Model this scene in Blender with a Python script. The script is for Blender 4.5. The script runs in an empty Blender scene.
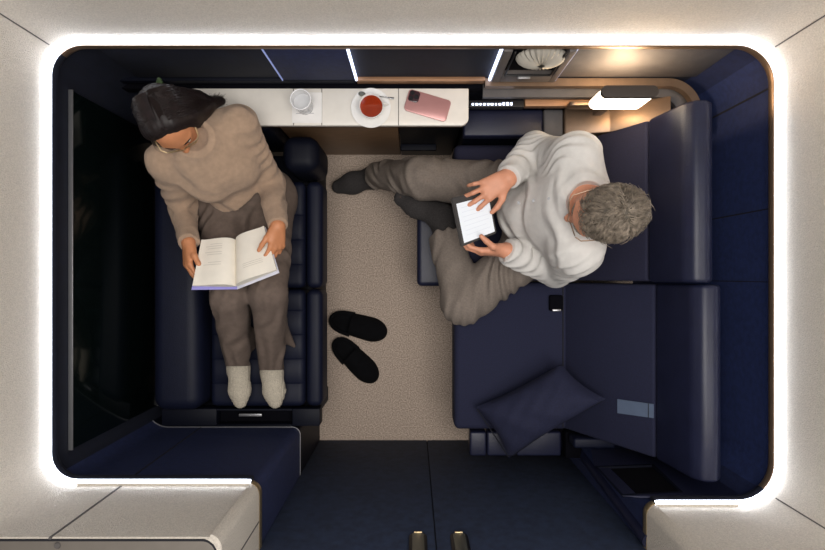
import bpy, bmesh, math, random
import numpy as np
from mathutils import Vector, Matrix
random.seed(7); np.random.seed(7)
scene = bpy.context.scene
COL = scene.collection
CAMZ, F = 2.55, 550.0

def at(px, py, z):
    d = CAMZ - z
    return Vector(((px - 412.5) / F * d, (275.0 - py) / F * d, z))

# ------------------------------------------------------------------ materials
def mat(name, col, rough=0.6, metal=0.0, bump=0.0, bscale=400.0, var=0.0, vscale=30.0, emit=None, estr=0.0,
        spec=0.5, trans=0.0, coat=0.0, stretch=None, sheen=0.0, alpha=1.0, ior=1.45):
    m = bpy.data.materials.new(name); m.use_nodes = True
    nt = m.node_tree; b = nt.nodes['Principled BSDF']
    b.inputs['Base Color'].default_value = (*col, 1)
    b.inputs['Roughness'].default_value = rough
    b.inputs['Metallic'].default_value = metal
    b.inputs['Specular IOR Level'].default_value = spec
    b.inputs['Transmission Weight'].default_value = trans
    b.inputs['Coat Weight'].default_value = coat
    b.inputs['Sheen Weight'].default_value = sheen
    b.inputs['IOR'].default_value = ior
    if emit:
        b.inputs['Emission Color'].default_value = (*emit, 1)
        b.inputs['Emission Strength'].default_value = estr
    if bump or var:
        tc = nt.nodes.new('ShaderNodeTexCoord')
        src = tc.outputs['Object']
        if stretch:
            mp = nt.nodes.new('ShaderNodeMapping'); mp.inputs['Scale'].default_value = stretch
            nt.links.new(src, mp.inputs['Vector']); src = mp.outputs['Vector']
    if var:
        n = nt.nodes.new('ShaderNodeTexNoise'); n.inputs['Scale'].default_value = vscale; n.inputs['Detail'].default_value = 4
        nt.links.new(src, n.inputs['Vector'])
        r = nt.nodes.new('ShaderNodeMapRange')
        r.inputs['From Min'].default_value = .3; r.inputs['From Max'].default_value = .7
        r.inputs['To Min'].default_value = 1 - var; r.inputs['To Max'].default_value = 1 + var
        nt.links.new(n.outputs['Fac'], r.inputs['Value'])
        mx = nt.nodes.new('ShaderNodeMix'); mx.data_type = 'RGBA'; mx.blend_type = 'MULTIPLY'; mx.inputs['Factor'].default_value = 1
        mx.inputs['A'].default_value = (*col, 1); nt.links.new(r.outputs['Result'], mx.inputs['B'])
        nt.links.new(mx.outputs['Result'], b.inputs['Base Color'])
    if bump:
        n2 = nt.nodes.new('ShaderNodeTexNoise'); n2.inputs['Scale'].default_value = bscale; n2.inputs['Detail'].default_value = 3
        nt.links.new(src, n2.inputs['Vector'])
        bp = nt.nodes.new('ShaderNodeBump'); bp.inputs['Strength'].default_value = bump; bp.inputs['Distance'].default_value = .003
        nt.links.new(n2.outputs['Fac'], bp.inputs['Height']); nt.links.new(bp.outputs['Normal'], b.inputs['Normal'])
    return m

M = {}
M['leather'] = mat('navy leather', (.0105, .0125, .034), .42, bump=.25, bscale=260, var=.12, vscale=20)
M['leather2'] = mat('dark navy leather', (.003, .004, .010), .55, spec=.2, bump=.2, bscale=260)
M['navyfab'] = mat('navy woven fabric', (.0092, .0112, .036), .85, bump=.5, bscale=600, var=.25, vscale=220)
M['plumfab'] = mat('slate navy seat fabric', (.0105, .0112, .033), .85, bump=.5, bscale=600, var=.2, vscale=220)
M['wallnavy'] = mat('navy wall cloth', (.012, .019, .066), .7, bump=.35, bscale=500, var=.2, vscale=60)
M['wallnavy2'] = mat('lit navy wall panel', (.026, .034, .062), .6, bump=.25, bscale=500, var=.1)  # paler navy, the light on this panel is put into the colour
M['wallgrey'] = mat('lamplit taupe wall panel', (.09, .085, .09), .6, bump=.2, bscale=400, var=.1)  # lamp light is worked into this lighter taupe
M['doornavy'] = mat('dark navy door cloth', (.018, .029, .064), .8, bump=.4, bscale=500, var=.25, vscale=40)
M['cream'] = mat('cream textured wall covering', (.58, .525, .455), .85, bump=.9, bscale=330, var=.13, vscale=260)
M['creamdark'] = mat('beige moulded cap', (.15, .13, .11), .6, var=.05)
M['carpet'] = mat('beige speckled carpet', (.44, .352, .288), .95, bump=1.0, bscale=350, var=.5, vscale=190)
M['underfloor'] = mat('dark floor', (.02, .02, .03), .9, var=.1)
M['bronze'] = mat('brushed bronze trim', (.24, .165, .115), .38, metal=.7, var=.08)
M['copper'] = mat('copper wood strip', (.30, .16, .085), .35, metal=.4, var=.15, vscale=12, stretch=(1, 12, 12))
M['gold'] = mat('thin gold trim', (.62, .48, .28), .3, metal=.9, var=.05)
M['wallnavylit'] = mat('lit navy wall cloth', (.017, .029, .105), .7, bump=.35, bscale=500, var=.2, vscale=60)  # lighter copy of the wall navy, paints in the brighter right side
M['wallnavyshade'] = mat('shaded navy wall cloth', (.004, .006, .016), .75, bump=.3, bscale=500, var=.2)  # darkened copy of the wall navy, paints in the left side's shade
M['leatherL'] = mat('shaded navy quilted leather', (.0042, .006, .0185), .55, bump=.25, bscale=260, var=.1, spec=.3)  # navy leather darkened to carry the shade on the left couch
M['led'] = mat('white light strip', (1, 1, 1), .5, emit=(.80, .87, 1.0), estr=10, var=.01)
M['slot'] = mat('blue white light slot', (1, 1, 1), .5, emit=(.62, .72, 1.0), estr=3.6, var=.01)
M['slotdim'] = mat('dim blue light slot', (.3, .35, .5), .5, emit=(.35, .45, 1.0), estr=.35, var=.01)
M['seam'] = mat('dark seam line', (.012, .012, .016), .9, var=.05)
M['seamgrey'] = mat('grey panel joint', (.10, .09, .085), .9, var=.05)
M['counter'] = mat('white counter surface', (.78, .74, .68), .35, var=.03)
M['wood'] = mat('brown wood veneer', (.20, .115, .062), .45, var=.25, vscale=8, stretch=(2, 2, 22))
M['woodedge'] = mat('dark wood edge', (.10, .055, .03), .4, var=.2, vscale=14)
M['black'] = mat('black plastic', (.006, .006, .008), .4, var=.05)
M['blackgap'] = mat('black recess', (.002, .002, .004), .9, spec=.1, var=.05)
M['screen'] = mat('black screen glass', (.002, .004, .004), .12, coat=.3, spec=.35, var=.02)
M['silver'] = mat('silver edge', (.42, .42, .44), .3, metal=.8, var=.04)
M['chrome'] = mat('polished steel', (.75, .75, .76), .12, metal=1.0, var=.02)
M['lampcap'] = mat('taupe lamp cap', (.035, .026, .021), .7, var=.08)
M['lampglow'] = mat('glowing lamp diffuser', (1, .95, .85), .5, emit=(1.0, .84, .62), estr=8, var=.01)
M['porcelain'] = mat('white porcelain', (.86, .85, .83), .18, coat=.4, var=.02)
M['tea'] = mat('red tea', (.26, .026, .007), .08, var=.1)
M['glass'] = mat('clear glass', (.92, .93, .95), .08, var=.005)
M['glass'].node_tree.nodes['Principled BSDF'].inputs['Alpha'].default_value = .45
M['glassrim'] = mat('bright glass rim', (.9, .9, .92), .15, var=.01)
M['napkin'] = mat('white paper napkin', (.84, .82, .80), .9, var=.03)
M['printgrey'] = mat('grey print', (.42, .42, .44), .9, var=.05)
M['faint'] = mat('faint print', (.60, .56, .50), .9, var=.02)
M['faintscr'] = mat('faint screen text', (.50, .52, .56), .4, var=.02, emit=(.86, .9, 1), estr=.25)
M['phone'] = mat('rose pink phone back', (.50, .25, .24), .28, metal=.25, var=.03)
M['phonecam'] = mat('dark camera glass', (.05, .025, .03), .12, var=.05)
M['paper'] = mat('cream book paper', (.84, .79, .70), .9, var=.03)
M['lavender'] = mat('lavender book cover', (.32, .30, .68), .6, var=.06)
M['coverwhite'] = mat('pale cover edge', (.72, .72, .82), .6, var=.03)
M['escreen'] = mat('bright white display', (.55, .57, .60), .4, emit=(.88, .93, 1), estr=.30, var=.01)
M['ecase'] = mat('brown black reader case', (.03, .026, .025), .6, bump=.3, bscale=500, var=.1)
M['strap'] = mat('pale blue grey tag', (.10, .135, .21), .7, bump=.3, bscale=800, var=.05)
M['slipper'] = mat('black felt slipper', (.0035, .0035, .0045), .95, bump=.8, bscale=700, var=.2, spec=.15)
M['niche'] = mat('dark taupe niche surround', (.10, .088, .085), .5, var=.06)
M['pleat'] = mat('pale pleated cloth in shade', (.36, .335, .29), .6, var=.08)  # cloth tone lowered to paint in the shade inside the niche
M['skinw'] = mat('tan skin', (.52, .215, .10), .5, var=.06, vscale=40, bump=.08, bscale=600)
M['skinm'] = mat('fair pink skin', (.60, .27, .165), .5, var=.09, vscale=35, bump=.1, bscale=600)
M['sweater'] = mat('tan knit wool', (.40, .275, .19), .95, bump=.8, bscale=900, var=.1, vscale=60, sheen=.15)
M['rib'] = mat('tan ribbed knit', (.37, .25, .17), .95, bump=.8, bscale=900, var=.1, vscale=60)
M['wpants'] = mat('brown grey knit trousers', (.140, .103, .084), .95, bump=.7, bscale=900, var=.12, vscale=60)
M['wsock'] = mat('oatmeal knit sock', (.47, .42, .34), .95, bump=1.0, bscale=420, var=.22, vscale=260)
M['shirt'] = mat('pale grey henley jersey', (.62, .598, .572), .9, bump=.5, bscale=900, var=.05, vscale=50)
M['mpants'] = mat('grey brown lounge trousers', (.21, .174, .148), .95, bump=.7, bscale=900, var=.14, vscale=160)
M['msock'] = mat('charcoal ribbed sock', (.038, .034, .034), .95, bump=1.0, bscale=420, var=.3, vscale=200)
M['mhair'] = mat('salt and pepper hair', (.10, .082, .062), .6, var=.5, vscale=90)
M['mhair2'] = mat('grey hair strands', (.215, .175, .135), .55, var=.6, vscale=70)
M['whair'] = mat('dark brown hair', (.010, .0055, .0055), .5, spec=.4, var=.4, vscale=120)
M['whair2'] = mat('dark brown hair strands', (.0125, .007, .007), .42, spec=.5, var=.5, vscale=90)
M['lips'] = mat('rose lips', (.42, .12, .09), .45, var=.05)
M['eyewhite'] = mat('eye white', (.75, .72, .68), .2, var=.02)
M['iris'] = mat('dark iris', (.03, .018, .012), .15, var=.05)
M['green'] = mat('green clip', (.022, .045, .013), .5, var=.1)
M['gunmetal'] = mat('olive grey door handle metal', (.17, .17, .14), .35, metal=.6, var=.05)

# ------------------------------------------------------------------ object helpers
def link(name, me, m=None, parent=None):
    o = bpy.data.objects.new(name, me); COL.objects.link(o)
    if m is not None and me is not None: me.materials.append(m)
    if parent is not None: o.parent = parent
    return o

def obj(name, bm, m, parent=None, smooth=True):
    me = bpy.data.meshes.new(name)
    bmesh.ops.recalc_face_normals(bm, faces=bm.faces[:])
    bm.to_mesh(me); bm.free()
    if smooth:
        for p in me.polygons: p.use_smooth = True
        try: me.set_sharp_from_angle(angle=math.radians(38))
        except Exception: pass
    o = link(name, me, m, parent)
    if parent is not None and parent.type == 'EMPTY':
        o.matrix_parent_inverse = parent_inv(parent)
    return o

def parent_inv(p):
    return (Matrix.LocRotScale(p.location, p.rotation_euler, p.scale)).inverted()

def thing(name, label, cat, loc, group=None):
    o = bpy.data.objects.new(name, None); COL.objects.link(o)
    o.location = loc; o.empty_display_size = .05
    o['label'] = label; o['category'] = cat
    if group: o['group'] = group
    return o

def tag(o, label, cat, group=None):
    o['label'] = label; o['category'] = cat
    if group: o['group'] = group
    return o

def struct(o):
    o['kind'] = 'structure'; return o

def merge(bm, tmp):
    me = bpy.data.meshes.new('tmp'); tmp.to_mesh(me); tmp.free(); bm.from_mesh(me); bpy.data.meshes.remove(me)

def box(lo, hi, bev=.004, seg=3, bm=None, mtx=None):
    t = bmesh.new()
    r = bmesh.ops.create_cube(t, size=1)
    lo = Vector(lo); hi = Vector(hi)
    for v in t.verts:
        v.co = Vector([(lo[i] + hi[i]) / 2 + v.co[i] * (hi[i] - lo[i]) for i in range(3)])
    if bev: bmesh.ops.bevel(t, geom=t.edges[:], offset=bev, segments=seg, affect='EDGES', profile=.5)
    if mtx is not None: t.transform(mtx)
    if bm is None: return t
    merge(bm, t); return bm

def prism(pts, axis, a, b, bev=.01, seg=3):
    """closed polygon pts extruded along axis ('y' : pts are (x,z); 'z' : pts are (x,y); 'x' : pts are (y,z))"""
    t = bmesh.new()
    def mk(p, q):
        return {'y': (p[0], q, p[1]), 'z': (p[0], p[1], q), 'x': (q, p[0], p[1])}[axis]
    A = [t.verts.new(mk(p, a)) for p in pts]; B = [t.verts.new(mk(p, b)) for p in pts]
    t.faces.new(A); t.faces.new(B[::-1])
    n = len(pts)
    for i in range(n): t.faces.new([A[i], B[i], B[(i + 1) % n], A[(i + 1) % n]])
    bmesh.ops.recalc_face_normals(t, faces=t.faces[:])
    if bev: bmesh.ops.bevel(t, geom=t.edges[:], offset=bev, segments=seg, affect='EDGES', profile=.5, clamp_overlap=True)
    return t

def tube(path, r, n=8, bm=None, closed=False, rads=None):
    t = bmesh.new() if bm is None else bm
    P = [Vector(p) for p in path]; rings = []
    up = Vector((0, 0, 1))
    for i, p in enumerate(P):
        if closed: d = (P[(i + 1) % len(P)] - P[i - 1])
        else: d = (P[min(i + 1, len(P) - 1)] - P[max(i - 1, 0)])
        d.normalize()
        a = d.cross(up)
        if a.length < .05: a = d.cross(Vector((1, 0, 0)))
        a.normalize(); b = d.cross(a)
        rr = rads[i] if rads else r
        rings.append([t.verts.new(p + (a * math.cos(2 * math.pi * k / n) + b * math.sin(2 * math.pi * k / n)) * rr) for k in range(n)])
    m = len(P)
    for i in range(m if closed else m - 1):
        A, B = rings[i], rings[(i + 1) % m]
        for k in range(n): t.faces.new([A[k], A[(k + 1) % n], B[(k + 1) % n], B[k]])
    if not closed:
        t.faces.new(rings[0][::-1]); t.faces.new(rings[-1])
    return t

def lathe(prof, c, n=40):
    t = bmesh.new(); rings = []
    for r, z in prof:
        if r < 1e-5: rings.append([t.verts.new((c[0], c[1], c[2] + z))])
        else: rings.append([t.verts.new((c[0] + r * math.cos(2 * math.pi * k / n), c[1] + r * math.sin(2 * math.pi * k / n), c[2] + z)) for k in range(n)])
    for A, B in zip(rings, rings[1:]):
        for k in range(n):
            k2 = (k + 1) % n
            if len(A) == 1 and len(B) == 1: continue
            if len(A) == 1: t.faces.new([A[0], B[k], B[k2]])
            elif len(B) == 1: t.faces.new([A[k], A[k2], B[0]])
            else: t.faces.new([A[k], A[k2], B[k2], B[k]])
    return t

def rrect(cx, cy, w, h, r, n=8):
    pts = []
    for sx, sy, a0 in ((1, 1, 0), (-1, 1, 90), (-1, -1, 180), (1, -1, 270)):
        for k in range(n + 1):
            a = math.radians(a0 + 90 * k / n)
            pts.append((cx + sx * (w / 2 - r) + r * math.cos(a), cy + sy * (h / 2 - r) + r * math.sin(a)))
    return pts

def fillet_path(pts, rads, n=10):
    """open polyline with rounded corners -> list of (x, y), and the index in the middle of every corner"""
    out = [Vector(pts[0])]; mids = []
    for i in range(1, len(pts) - 1):
        p = Vector(pts[i]); a = (Vector(pts[i - 1]) - p).normalized(); b = (Vector(pts[i + 1]) - p).normalized()
        r = rads[i - 1]
        ang = a.angle(b); t = r / math.tan(ang / 2)
        c = p + (a + b).normalized() * (r / math.sin(ang / 2))
        s = p + a * t - c; e = p + b * t - c
        s0 = math.atan2(s.y, s.x); e0 = math.atan2(e.y, e.x); d = (e0 - s0 + math.pi) % (2 * math.pi) - math.pi
        for k in range(n + 1):
            th = s0 + d * k / n
            out.append(c + Vector((math.cos(th), math.sin(th))) * r)
            if k == n // 2: mids.append(len(out) - 1)
    out.append(Vector(pts[-1]))
    return out, mids

def normals2(P):
    N = []
    for i in range(len(P)):
        d = (P[min(i + 1, len(P) - 1)] - P[max(i - 1, 0)]).normalized()
        N.append(Vector((-d.y, d.x)))          # left of travel = outwards
    return N

def ribbon(P, N, i0, i1, prof):
    """sweep closed profile [(outward offset, z)] along path points i0..i1"""
    t = bmesh.new(); rings = []
    for i in range(i0, i1 + 1):
        rings.append([t.verts.new((P[i].x + N[i].x * o, P[i].y + N[i].y * o, z)) for o, z in prof])
    n = len(prof)
    for A, B in zip(rings, rings[1:]):
        for k in range(n): t.faces.new([A[k], A[(k + 1) % n], B[(k + 1) % n], B[k]])
    t.faces.new(rings[0][::-1]); t.faces.new(rings[-1])
    return t

# ------------------------------------------------------------------ the shell
RIM = 1.02
corners = [(-.43, -.80), (-.43, -.582), (-1.018, -.582), (-1.018, .655), (1.022, .655), (1.022, -.64), (.655, -.64), (.655, -.80)]
# insert plain points so the straight runs can be cut where the panel joints are
P, mids = fillet_path(corners, [.03, .085, .10, .12, .115, .03], 12)
N = normals2(P)
c_jl, c_bl, c_tl, c_tr, c_br, c_jr = mids
last = len(P) - 1
seg_lower = [('wall_front', 0, c_bl, 'wallnavy', .45), ('wall_left', c_bl, c_tl, 'wallnavyshade', 0), ('wall_back', c_tl, c_tr, 'wallnavy', 0),
             ('wall_right', c_tr, c_br, 'wallnavylit', 0), ('wall_front_right', c_br, last, 'wallnavy', 0)]
for nm, a, b, m, z0 in seg_lower:
    struct(obj(nm, ribbon(P, N, a, b, [(0, z0), (0, RIM), (.03, RIM), (.03, z0)]), M[m]))
# protruding lip below the light strip, then the strip, then the cream upper walls
i_a = c_jl + 4; i_b = c_jr - 4
def lip(nm, a, b, m, w=.0185):
    struct(obj(nm, ribbon(P, N, a, b, [(.002, .985), (-w + .0045, .992), (-w, 1.0), (-w, 1.016), (-w + .002, RIM), (.002, RIM)]), M[m]))
lip('trim_1', i_a, c_tl, 'wallnavyshade'); lip('trim_29', c_tl, c_br, 'bronze'); lip('trim_30', c_br, i_b, 'wallnavyshade')
lip('trim_31', 0, i_a, 'gold', .006); lip('trim_32', i_b, last, 'gold', .006)
def strip(nm, a, b, w0, w1):
    struct(obj(nm, ribbon(P, N, a, b, [(w0, RIM + .0005), (w0, RIM + .003), (w1, RIM + .003), (w1, RIM + .0005)]), M['led']))
strip('trim_2', c_bl - 6, c_br + 6, -.0145, .004); strip('trim_3', i_a, c_bl - 6, -.014, -.004); strip('trim_4', c_br + 6, i_b, -.014, -.003)
for nm, a, b in (('trim_33', i_a, c_bl - 6), ('trim_34', c_br + 6, i_b)):
    struct(obj(nm, ribbon(P, N, a, b, [(-.0045, RIM - .001), (-.0045, RIM + .0032), (.005, RIM + .0032), (.005, RIM - .001)]), M['cream']))
TOPW = 1.325
for nm, a, b, z1 in (('wall_front_upper', i_a, c_bl, TOPW), ('wall_left_upper', c_bl, c_tl, TOPW), ('wall_back_upper', c_tl, c_tr, 1.5),
                     ('wall_right_upper', c_tr, c_br, 1.5), ('wall_front_right_upper', c_br, i_b, 1.5)):
    struct(obj(nm, ribbon(P, N, a, b, [(.004, RIM), (.004, z1 - .006), (.010, z1), (.035, z1), (.035, RIM)]), M['cream']))
for nm, a, b, z1 in (('wall_front_jamb', 0, i_a, TOPW), ('wall_front_right_jamb', i_b, last, 1.5)):
    struct(obj(nm, ribbon(P, N, a, b, [(-.003, RIM), (-.003, z1 - .006), (.003, z1), (.035, z1), (.035, RIM)]), M['cream']))
# cap that closes the top of the front left wall box
cp = bmesh.new()
def rc(x, y, r): return [(x, -.82), (x, y - r)] + [(x - r + r * math.cos(t), y - r + r * math.sin(t)) for t in (.3, .7, 1.1, 1.4)] + [(x - r, y), (-1.3, y), (-1.3, -.82)]
merge(cp, prism(rc(-.4385, -.5925, .030), 'z', TOPW - .03, TOPW + .001, .004, 2))
struct(obj('wall_front_cap', cp, M['creamdark']))
struct(obj('trim_26', prism(rc(-.4350, -.5890, .032), 'z', TOPW - .04, TOPW + .0002, 0), M['seam'], None, False))
struct(obj('trim_27', box((.060, -.80, .004), (.074, -.772, 1.5), .001, 1), M['seam']))  # added dark backing, stops light showing through the gap between the doors
scr = lathe([(0, .004), (.006, .004), (.0075, .001), (.0075, -.002)], (at(58, 545, TOPW).x, at(58, 545, TOPW).y, TOPW + .001), 16)
struct(obj('trim_5', scr, M['seamgrey']))
struct(obj('wall_back_corner', ribbon(P, N, c_tl, c_tl + 8, [(-.002, .1), (-.002, .984), (.02, .984), (.02, .1)]), M['wallnavyshade']))  # dark cover that paints shade over the back left corner
# panel joints (real dark grooves standing on the wall line)
def joint(name, x, y, z0, z1, w, m, nrm):
    n = Vector((nrm[0], nrm[1], 0)).normalized(); t = Vector((-n.y, n.x, 0))
    bm = bmesh.new(); c = Vector((x, y, 0))
    vs = []
    for z in (z0, z1):
        for a, b in ((-w, .0015), (w, .0015), (w, -.004), (-w, -.004)):
            v = c + t * a + n * b; vs.append(bm.verts.new((v.x, v.y, z)))
    for k in range(4): bm.faces.new([vs[k], vs[(k + 1) % 4], vs[4 + (k + 1) % 4], vs[4 + k]])
    bm.faces.new(vs[3::-1]); bm.faces.new(vs[4:])
    return struct(obj(name, bm, m, None, False))
k = 6
def wallpt(i, off): return P[i] + N[i] * off
for i, nm in ((c_tl, 'trim_%d' % k), (c_tr, 'trim_%d' % (k + 1)), (c_br, 'trim_%d' % (k + 2))):
    q = wallpt(i, .004); joint(nm, q.x, q.y, RIM + .03, 1.49, .0016, M['seamgrey'], (-N[i].x, -N[i].y))
k = 9
joint('trim_28', -.43 + .003, -.685, RIM + .004, TOPW, .0018, M['seamgrey'], (1, 0))
joint('trim_9', -.808, -.582 - .004, RIM + .005, TOPW, .0028, M['seamgrey'], (0, 1))
joint('trim_10', -.808, -.582, .45, .996, .0022, M['seam'], (0, 1))
joint('trim_11', 1.022, .535, .3, .996, .0028, M['seam'], (-1, 0))
joint('trim_12', 1.022, .19, .3, .996, .0018, M['seam'], (-1, 0))
joint('trim_13', 1.022, -.02, .3, .996, .0013, M['seam'], (-1, 0))
# the gold line along the lower edge of the front left wall and round the jamb
struct(obj('trim_14', ribbon(P, N, 0, c_bl, [(-.003, .447), (-.003, .450), (.02, .450), (.02, .447)]), M['silver']))
struct(obj('wall_front_plinth', ribbon(P, N, 0, c_bl, [(.0, .0), (.0, .445), (.03, .445), (.03, .0)]), M['leather2']))

fl = box((-1.1, -.79, -.04), (1.1, .75, 0), 0)
struct(obj('floor', fl, M['carpet'], None, False))

# sliding doors
for nm, x0, x1, hx in (('door_1', -.43, .0655, .016), ('door_2', .0685, .655, .135)):
    d = struct(obj(nm, box((x0, -.80, .004), (x1, -.764, 1.5), .003, 2), M['doornavy']))
    pts = rrect(hx, 1.12, .052, .38, .025)
    bz = obj('handle_recess', prism(pts, 'y', -.766, -.758, .003, 2), M['black'], d)
    pts = rrect(hx, 1.12, .034, .36, .0165)
    obj('handle', prism(pts, 'y', -.764, -.752, .004, 3), M['gunmetal'], bz)
    st = bmesh.new(); box((hx - .012, -.7545, .938), (hx + .012, -.7505, .944), .001, 2, st)
    obj('latch', st, M['gold'], bz)

# ------------------------------------------------------------------ back wall dressing
def panel(name, x0, x1, z0, z1, y0, y1, m):
    return struct(obj(name, box((x0, y0, z0), (x1, y1, z1), .002, 2), M[m]))
panel('wall_back_panel', -.90, -.432, .745, .993, .648, .66, 'wallnavyshade')
panel('wall_back_panel', -.424, -.188, .745, .993, .640, .66, 'wallnavy')
panel('wall_back_panel', -.182, .250, .745, .993, .656, .662, 'wallnavy2')
panel('wall_back_panel', .475, .93, .745, .993, .650, .66, 'wallgrey')
for nm, x, m, w in (('trim_15', -.428, 'slotdim', .002), ('trim_16', -.185, 'slot', .003), ('trim_17', .2545, 'slot', .003), ('trim_18', .470, 'slotdim', .0022)):
    struct(obj(nm, box((x - w, .640, .735), (x + w, .652, .99), .001, 1), M[m]))
# ledges (rails that run along the wall below the panels)
struct(obj('trim_19', box((-.98, .640, .705), (-.19, .662, .738), .003), M['leather2']))
struct(obj('trim_20', box((-.185, .640, .705), (.24, .662, .738), .003), M['copper']))
rail, rm = fillet_path([(.24, .624), (.93, .624), (.93, .50)], [.085], 12)
struct(obj('trim_21', ribbon(rail, normals2(rail), 0, len(rail) - 1, [(0, .708), (0, .734), (.026, .734), (.026, .708)]), M['bronze']))
rail, rm = fillet_path([(.24, .606), (.91, .606), (.91, .50)], [.07], 12)
struct(obj('trim_22', ribbon(rail, normals2(rail), 0, len(rail) - 1, [(0, .655), (0, .675), (.05, .675), (.05, .655)]), M['wallgrey']))
struct(obj('trim_23', box((-.98, .6285, .655), (.235, .662, .697), .002), M['blackgap']))  # black strip stands in for the shade in the gap behind the counter
struct(obj('trim_24', box((.39, .586, .612), (.86, .64, .640), .003), M['copper']))

# storage niche
cab = thing('storage_niche', 'taupe framed open storage niche in the back wall right of the console', 'niche', (.365, .65, .76))
bm = bmesh.new()
box((.258, .632, .745), (.285, .66, .994), .003, 2, bm); box((.445, .632, .745), (.466, .66, .994), .003, 2, bm)
box((.285, .632, .745), (.445, .66, .80), .003, 2, bm)
obj('niche_frame', bm, M['niche'], cab)
bm = bmesh.new(); box((.285, .652, .80), (.445, .664, .995), 0, 1, bm)
obj('recess_back', bm, M['blackgap'], cab)
bm = bmesh.new()
box((.290, .630, .804), (.440, .636, .809), .001, 2, bm); box((.290, .630, .804), (.295, .636, .99), .001, 2, bm); box((.435, .630, .804), (.440, .636, .99), .001, 2, bm)
obj('inner_rim', bm, M['black'], cab)
obj('latch', box((.335, .624, .795), (.375, .633, .803), .002), M['silver'], cab)
# pleated shell seen in the niche
bm = bmesh.new(); R1, R2 = 52, 14
grid = []
for j in range(R2 + 1):
    v = j / R2; row = []
    for i in range(R1 + 1):
        u = i / R1; a = math.pi * (.5 + 2.0 * u)
        rr = (.013 + .060 * math.sin(v * math.pi / 2)) * (1 + .03 * (1 if i % 2 else -1) * v)
        row.append(bm.verts.new((.380 + rr * 1.0 * math.cos(a), .650 - .030 * math.cos(v * math.pi / 2) - .005 * (i % 2), .925 + rr * .85 * math.sin(a))))
    grid.append(row)
for j in range(R2):
    for i in range(R1): bm.faces.new([grid[j][i], grid[j][i + 1], grid[j + 1][i + 1], grid[j + 1][i]])
tag(obj('pleated_pouch', bm, M['pleat']), 'pale pleated fan shaped pouch tucked inside the wall niche', 'pouch')

# seat control strip with a row of lit symbols
ctl = thing('control_strip', 'dark control strip with a row of white lit symbols beside the console end', 'control panel', (.27, .60, .65))
obj('strip_body', box((.195, .578, .628), (.385, .604, .654), .003), M['black'], ctl)
for i in range(11):
    w = (.0035, .005, .003, .0045)[i % 4]; x = .208 + i * .0133
    obj('lit_symbol', box((x - w, .585, .6535), (x + w, .585 + (.007 if i < 8 else .010), .6552), .0006, 1), M['led'] if False else M['slot'], ctl)

# wall reading lamp
lp = thing('reading_lamp', 'glowing capsule shaped wall lamp with a taupe cap above the right seat', 'lamp', (.625, .62, .84))
pts = rrect(.628, .53, .165, .034, .0168, 8)
obj('lamp_cap', prism(pts, 'z', .950, .964, .003, 2), M['lampcap'], lp)
obj('diffuser', prism(rrect(.627, .53, .160, .032, .0158, 8), 'z', .845, .9495, .003, 2), M['lampglow'], lp)
obj('mounting_plate', prism(rrect(.594, .680, .13, .05, .015), 'y', .570, .584, .004, 2), M['bronze'], lp)
obj('bracket', box((.605, .535, .70), (.635, .570, .843), .003), M['bronze'], lp)

# ------------------------------------------------------------------ console counter
cz = .70
con = thing('side_console', 'long white topped console counter along the back wall', 'console', (-.24, .56, 0))
top = prism([(-.82, .503), (.165, .503), (.176, .506), (.186, .516), (.189, .527), (.189, .628), (-.82, .628)], 'z', cz - .018, cz, .003, 2)
obj('worktop', top, M['counter'], con)
obj('front_edge', prism([(-.82, .509), (.172, .509), (.184, .522), (.184, .625), (-.82, .625)], 'z', cz - .05, cz - .0185, .003, 2), M['woodedge'], con)
for x in (-.40, -.305, -.047):
    obj('joint_line', box((x - .0012, .5035, cz - .001), (x + .0012, .627, cz + .0006), 0), M['seamgrey'], con, False)
obj('wood_panel', box((-.50, .555, .01), (-.055, .575, cz - .051), .003), M['wood'], con)
obj('bay_shade', box((-.05, .553, .01), (.18, .575, cz - .051), .003), M['black'], con)  # solid black panel stands in for the shade of an open bay
obj('bay_shelf', box((-.05, .525, .22), (.10, .552, .235), .003), M['leather2'], con)
obj('pedestal', box((-.80, .57, .0), (-.51, .625, cz - .051), .003), M['leather2'], con)

# napkin with glass
nk = tag(obj('napkin', box((at(292, 0, cz).x, at(0, 123, cz).y, cz + .0003), (at(322, 0, cz).x, at(0, 92.5, cz).y, cz + .0022), .0006, 1), M['napkin']), 'square white paper napkin under the water glass on the console', 'napkin')
obj('printed_line', box((at(296, 0, cz).x, at(0, 113.8, cz).y, cz + .0021), (at(314, 0, cz).x, at(0, 113.2, cz).y, cz + .0026), 0), M['printgrey'], nk, False)
g0 = at(301.5, 101, cz + .07)
gl = tag(obj('water_glass', lathe([(0, 0), (.023, 0), (.0265, .004), (.0335, .085), (.0325, .0855), (.0305, .083), (.0245, .012), (0, .010)], (g0.x, g0.y, cz + .0024)), M['glass']), 'clear drinking glass standing on the white napkin', 'glass')
obj('rim', tube([(g0.x + .0325 * math.cos(2 * math.pi * i / 36), g0.y + .0325 * math.sin(2 * math.pi * i / 36), cz + .0875) for i in range(36)], .0017, 8, None, True), M['glassrim'], gl)
obj('thick_base', tube([(g0.x + .022 * math.cos(2 * math.pi * i / 36), g0.y + .022 * math.sin(2 * math.pi * i / 36), cz + .008) for i in range(36)], .003, 8, None, True), M['glassrim'], gl)
obj('water', lathe([(0, .0105), (.0242, .0125), (.0285, .052), (0, .052)], (g0.x, g0.y, cz + .0024)), M['glass'], gl)

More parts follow.
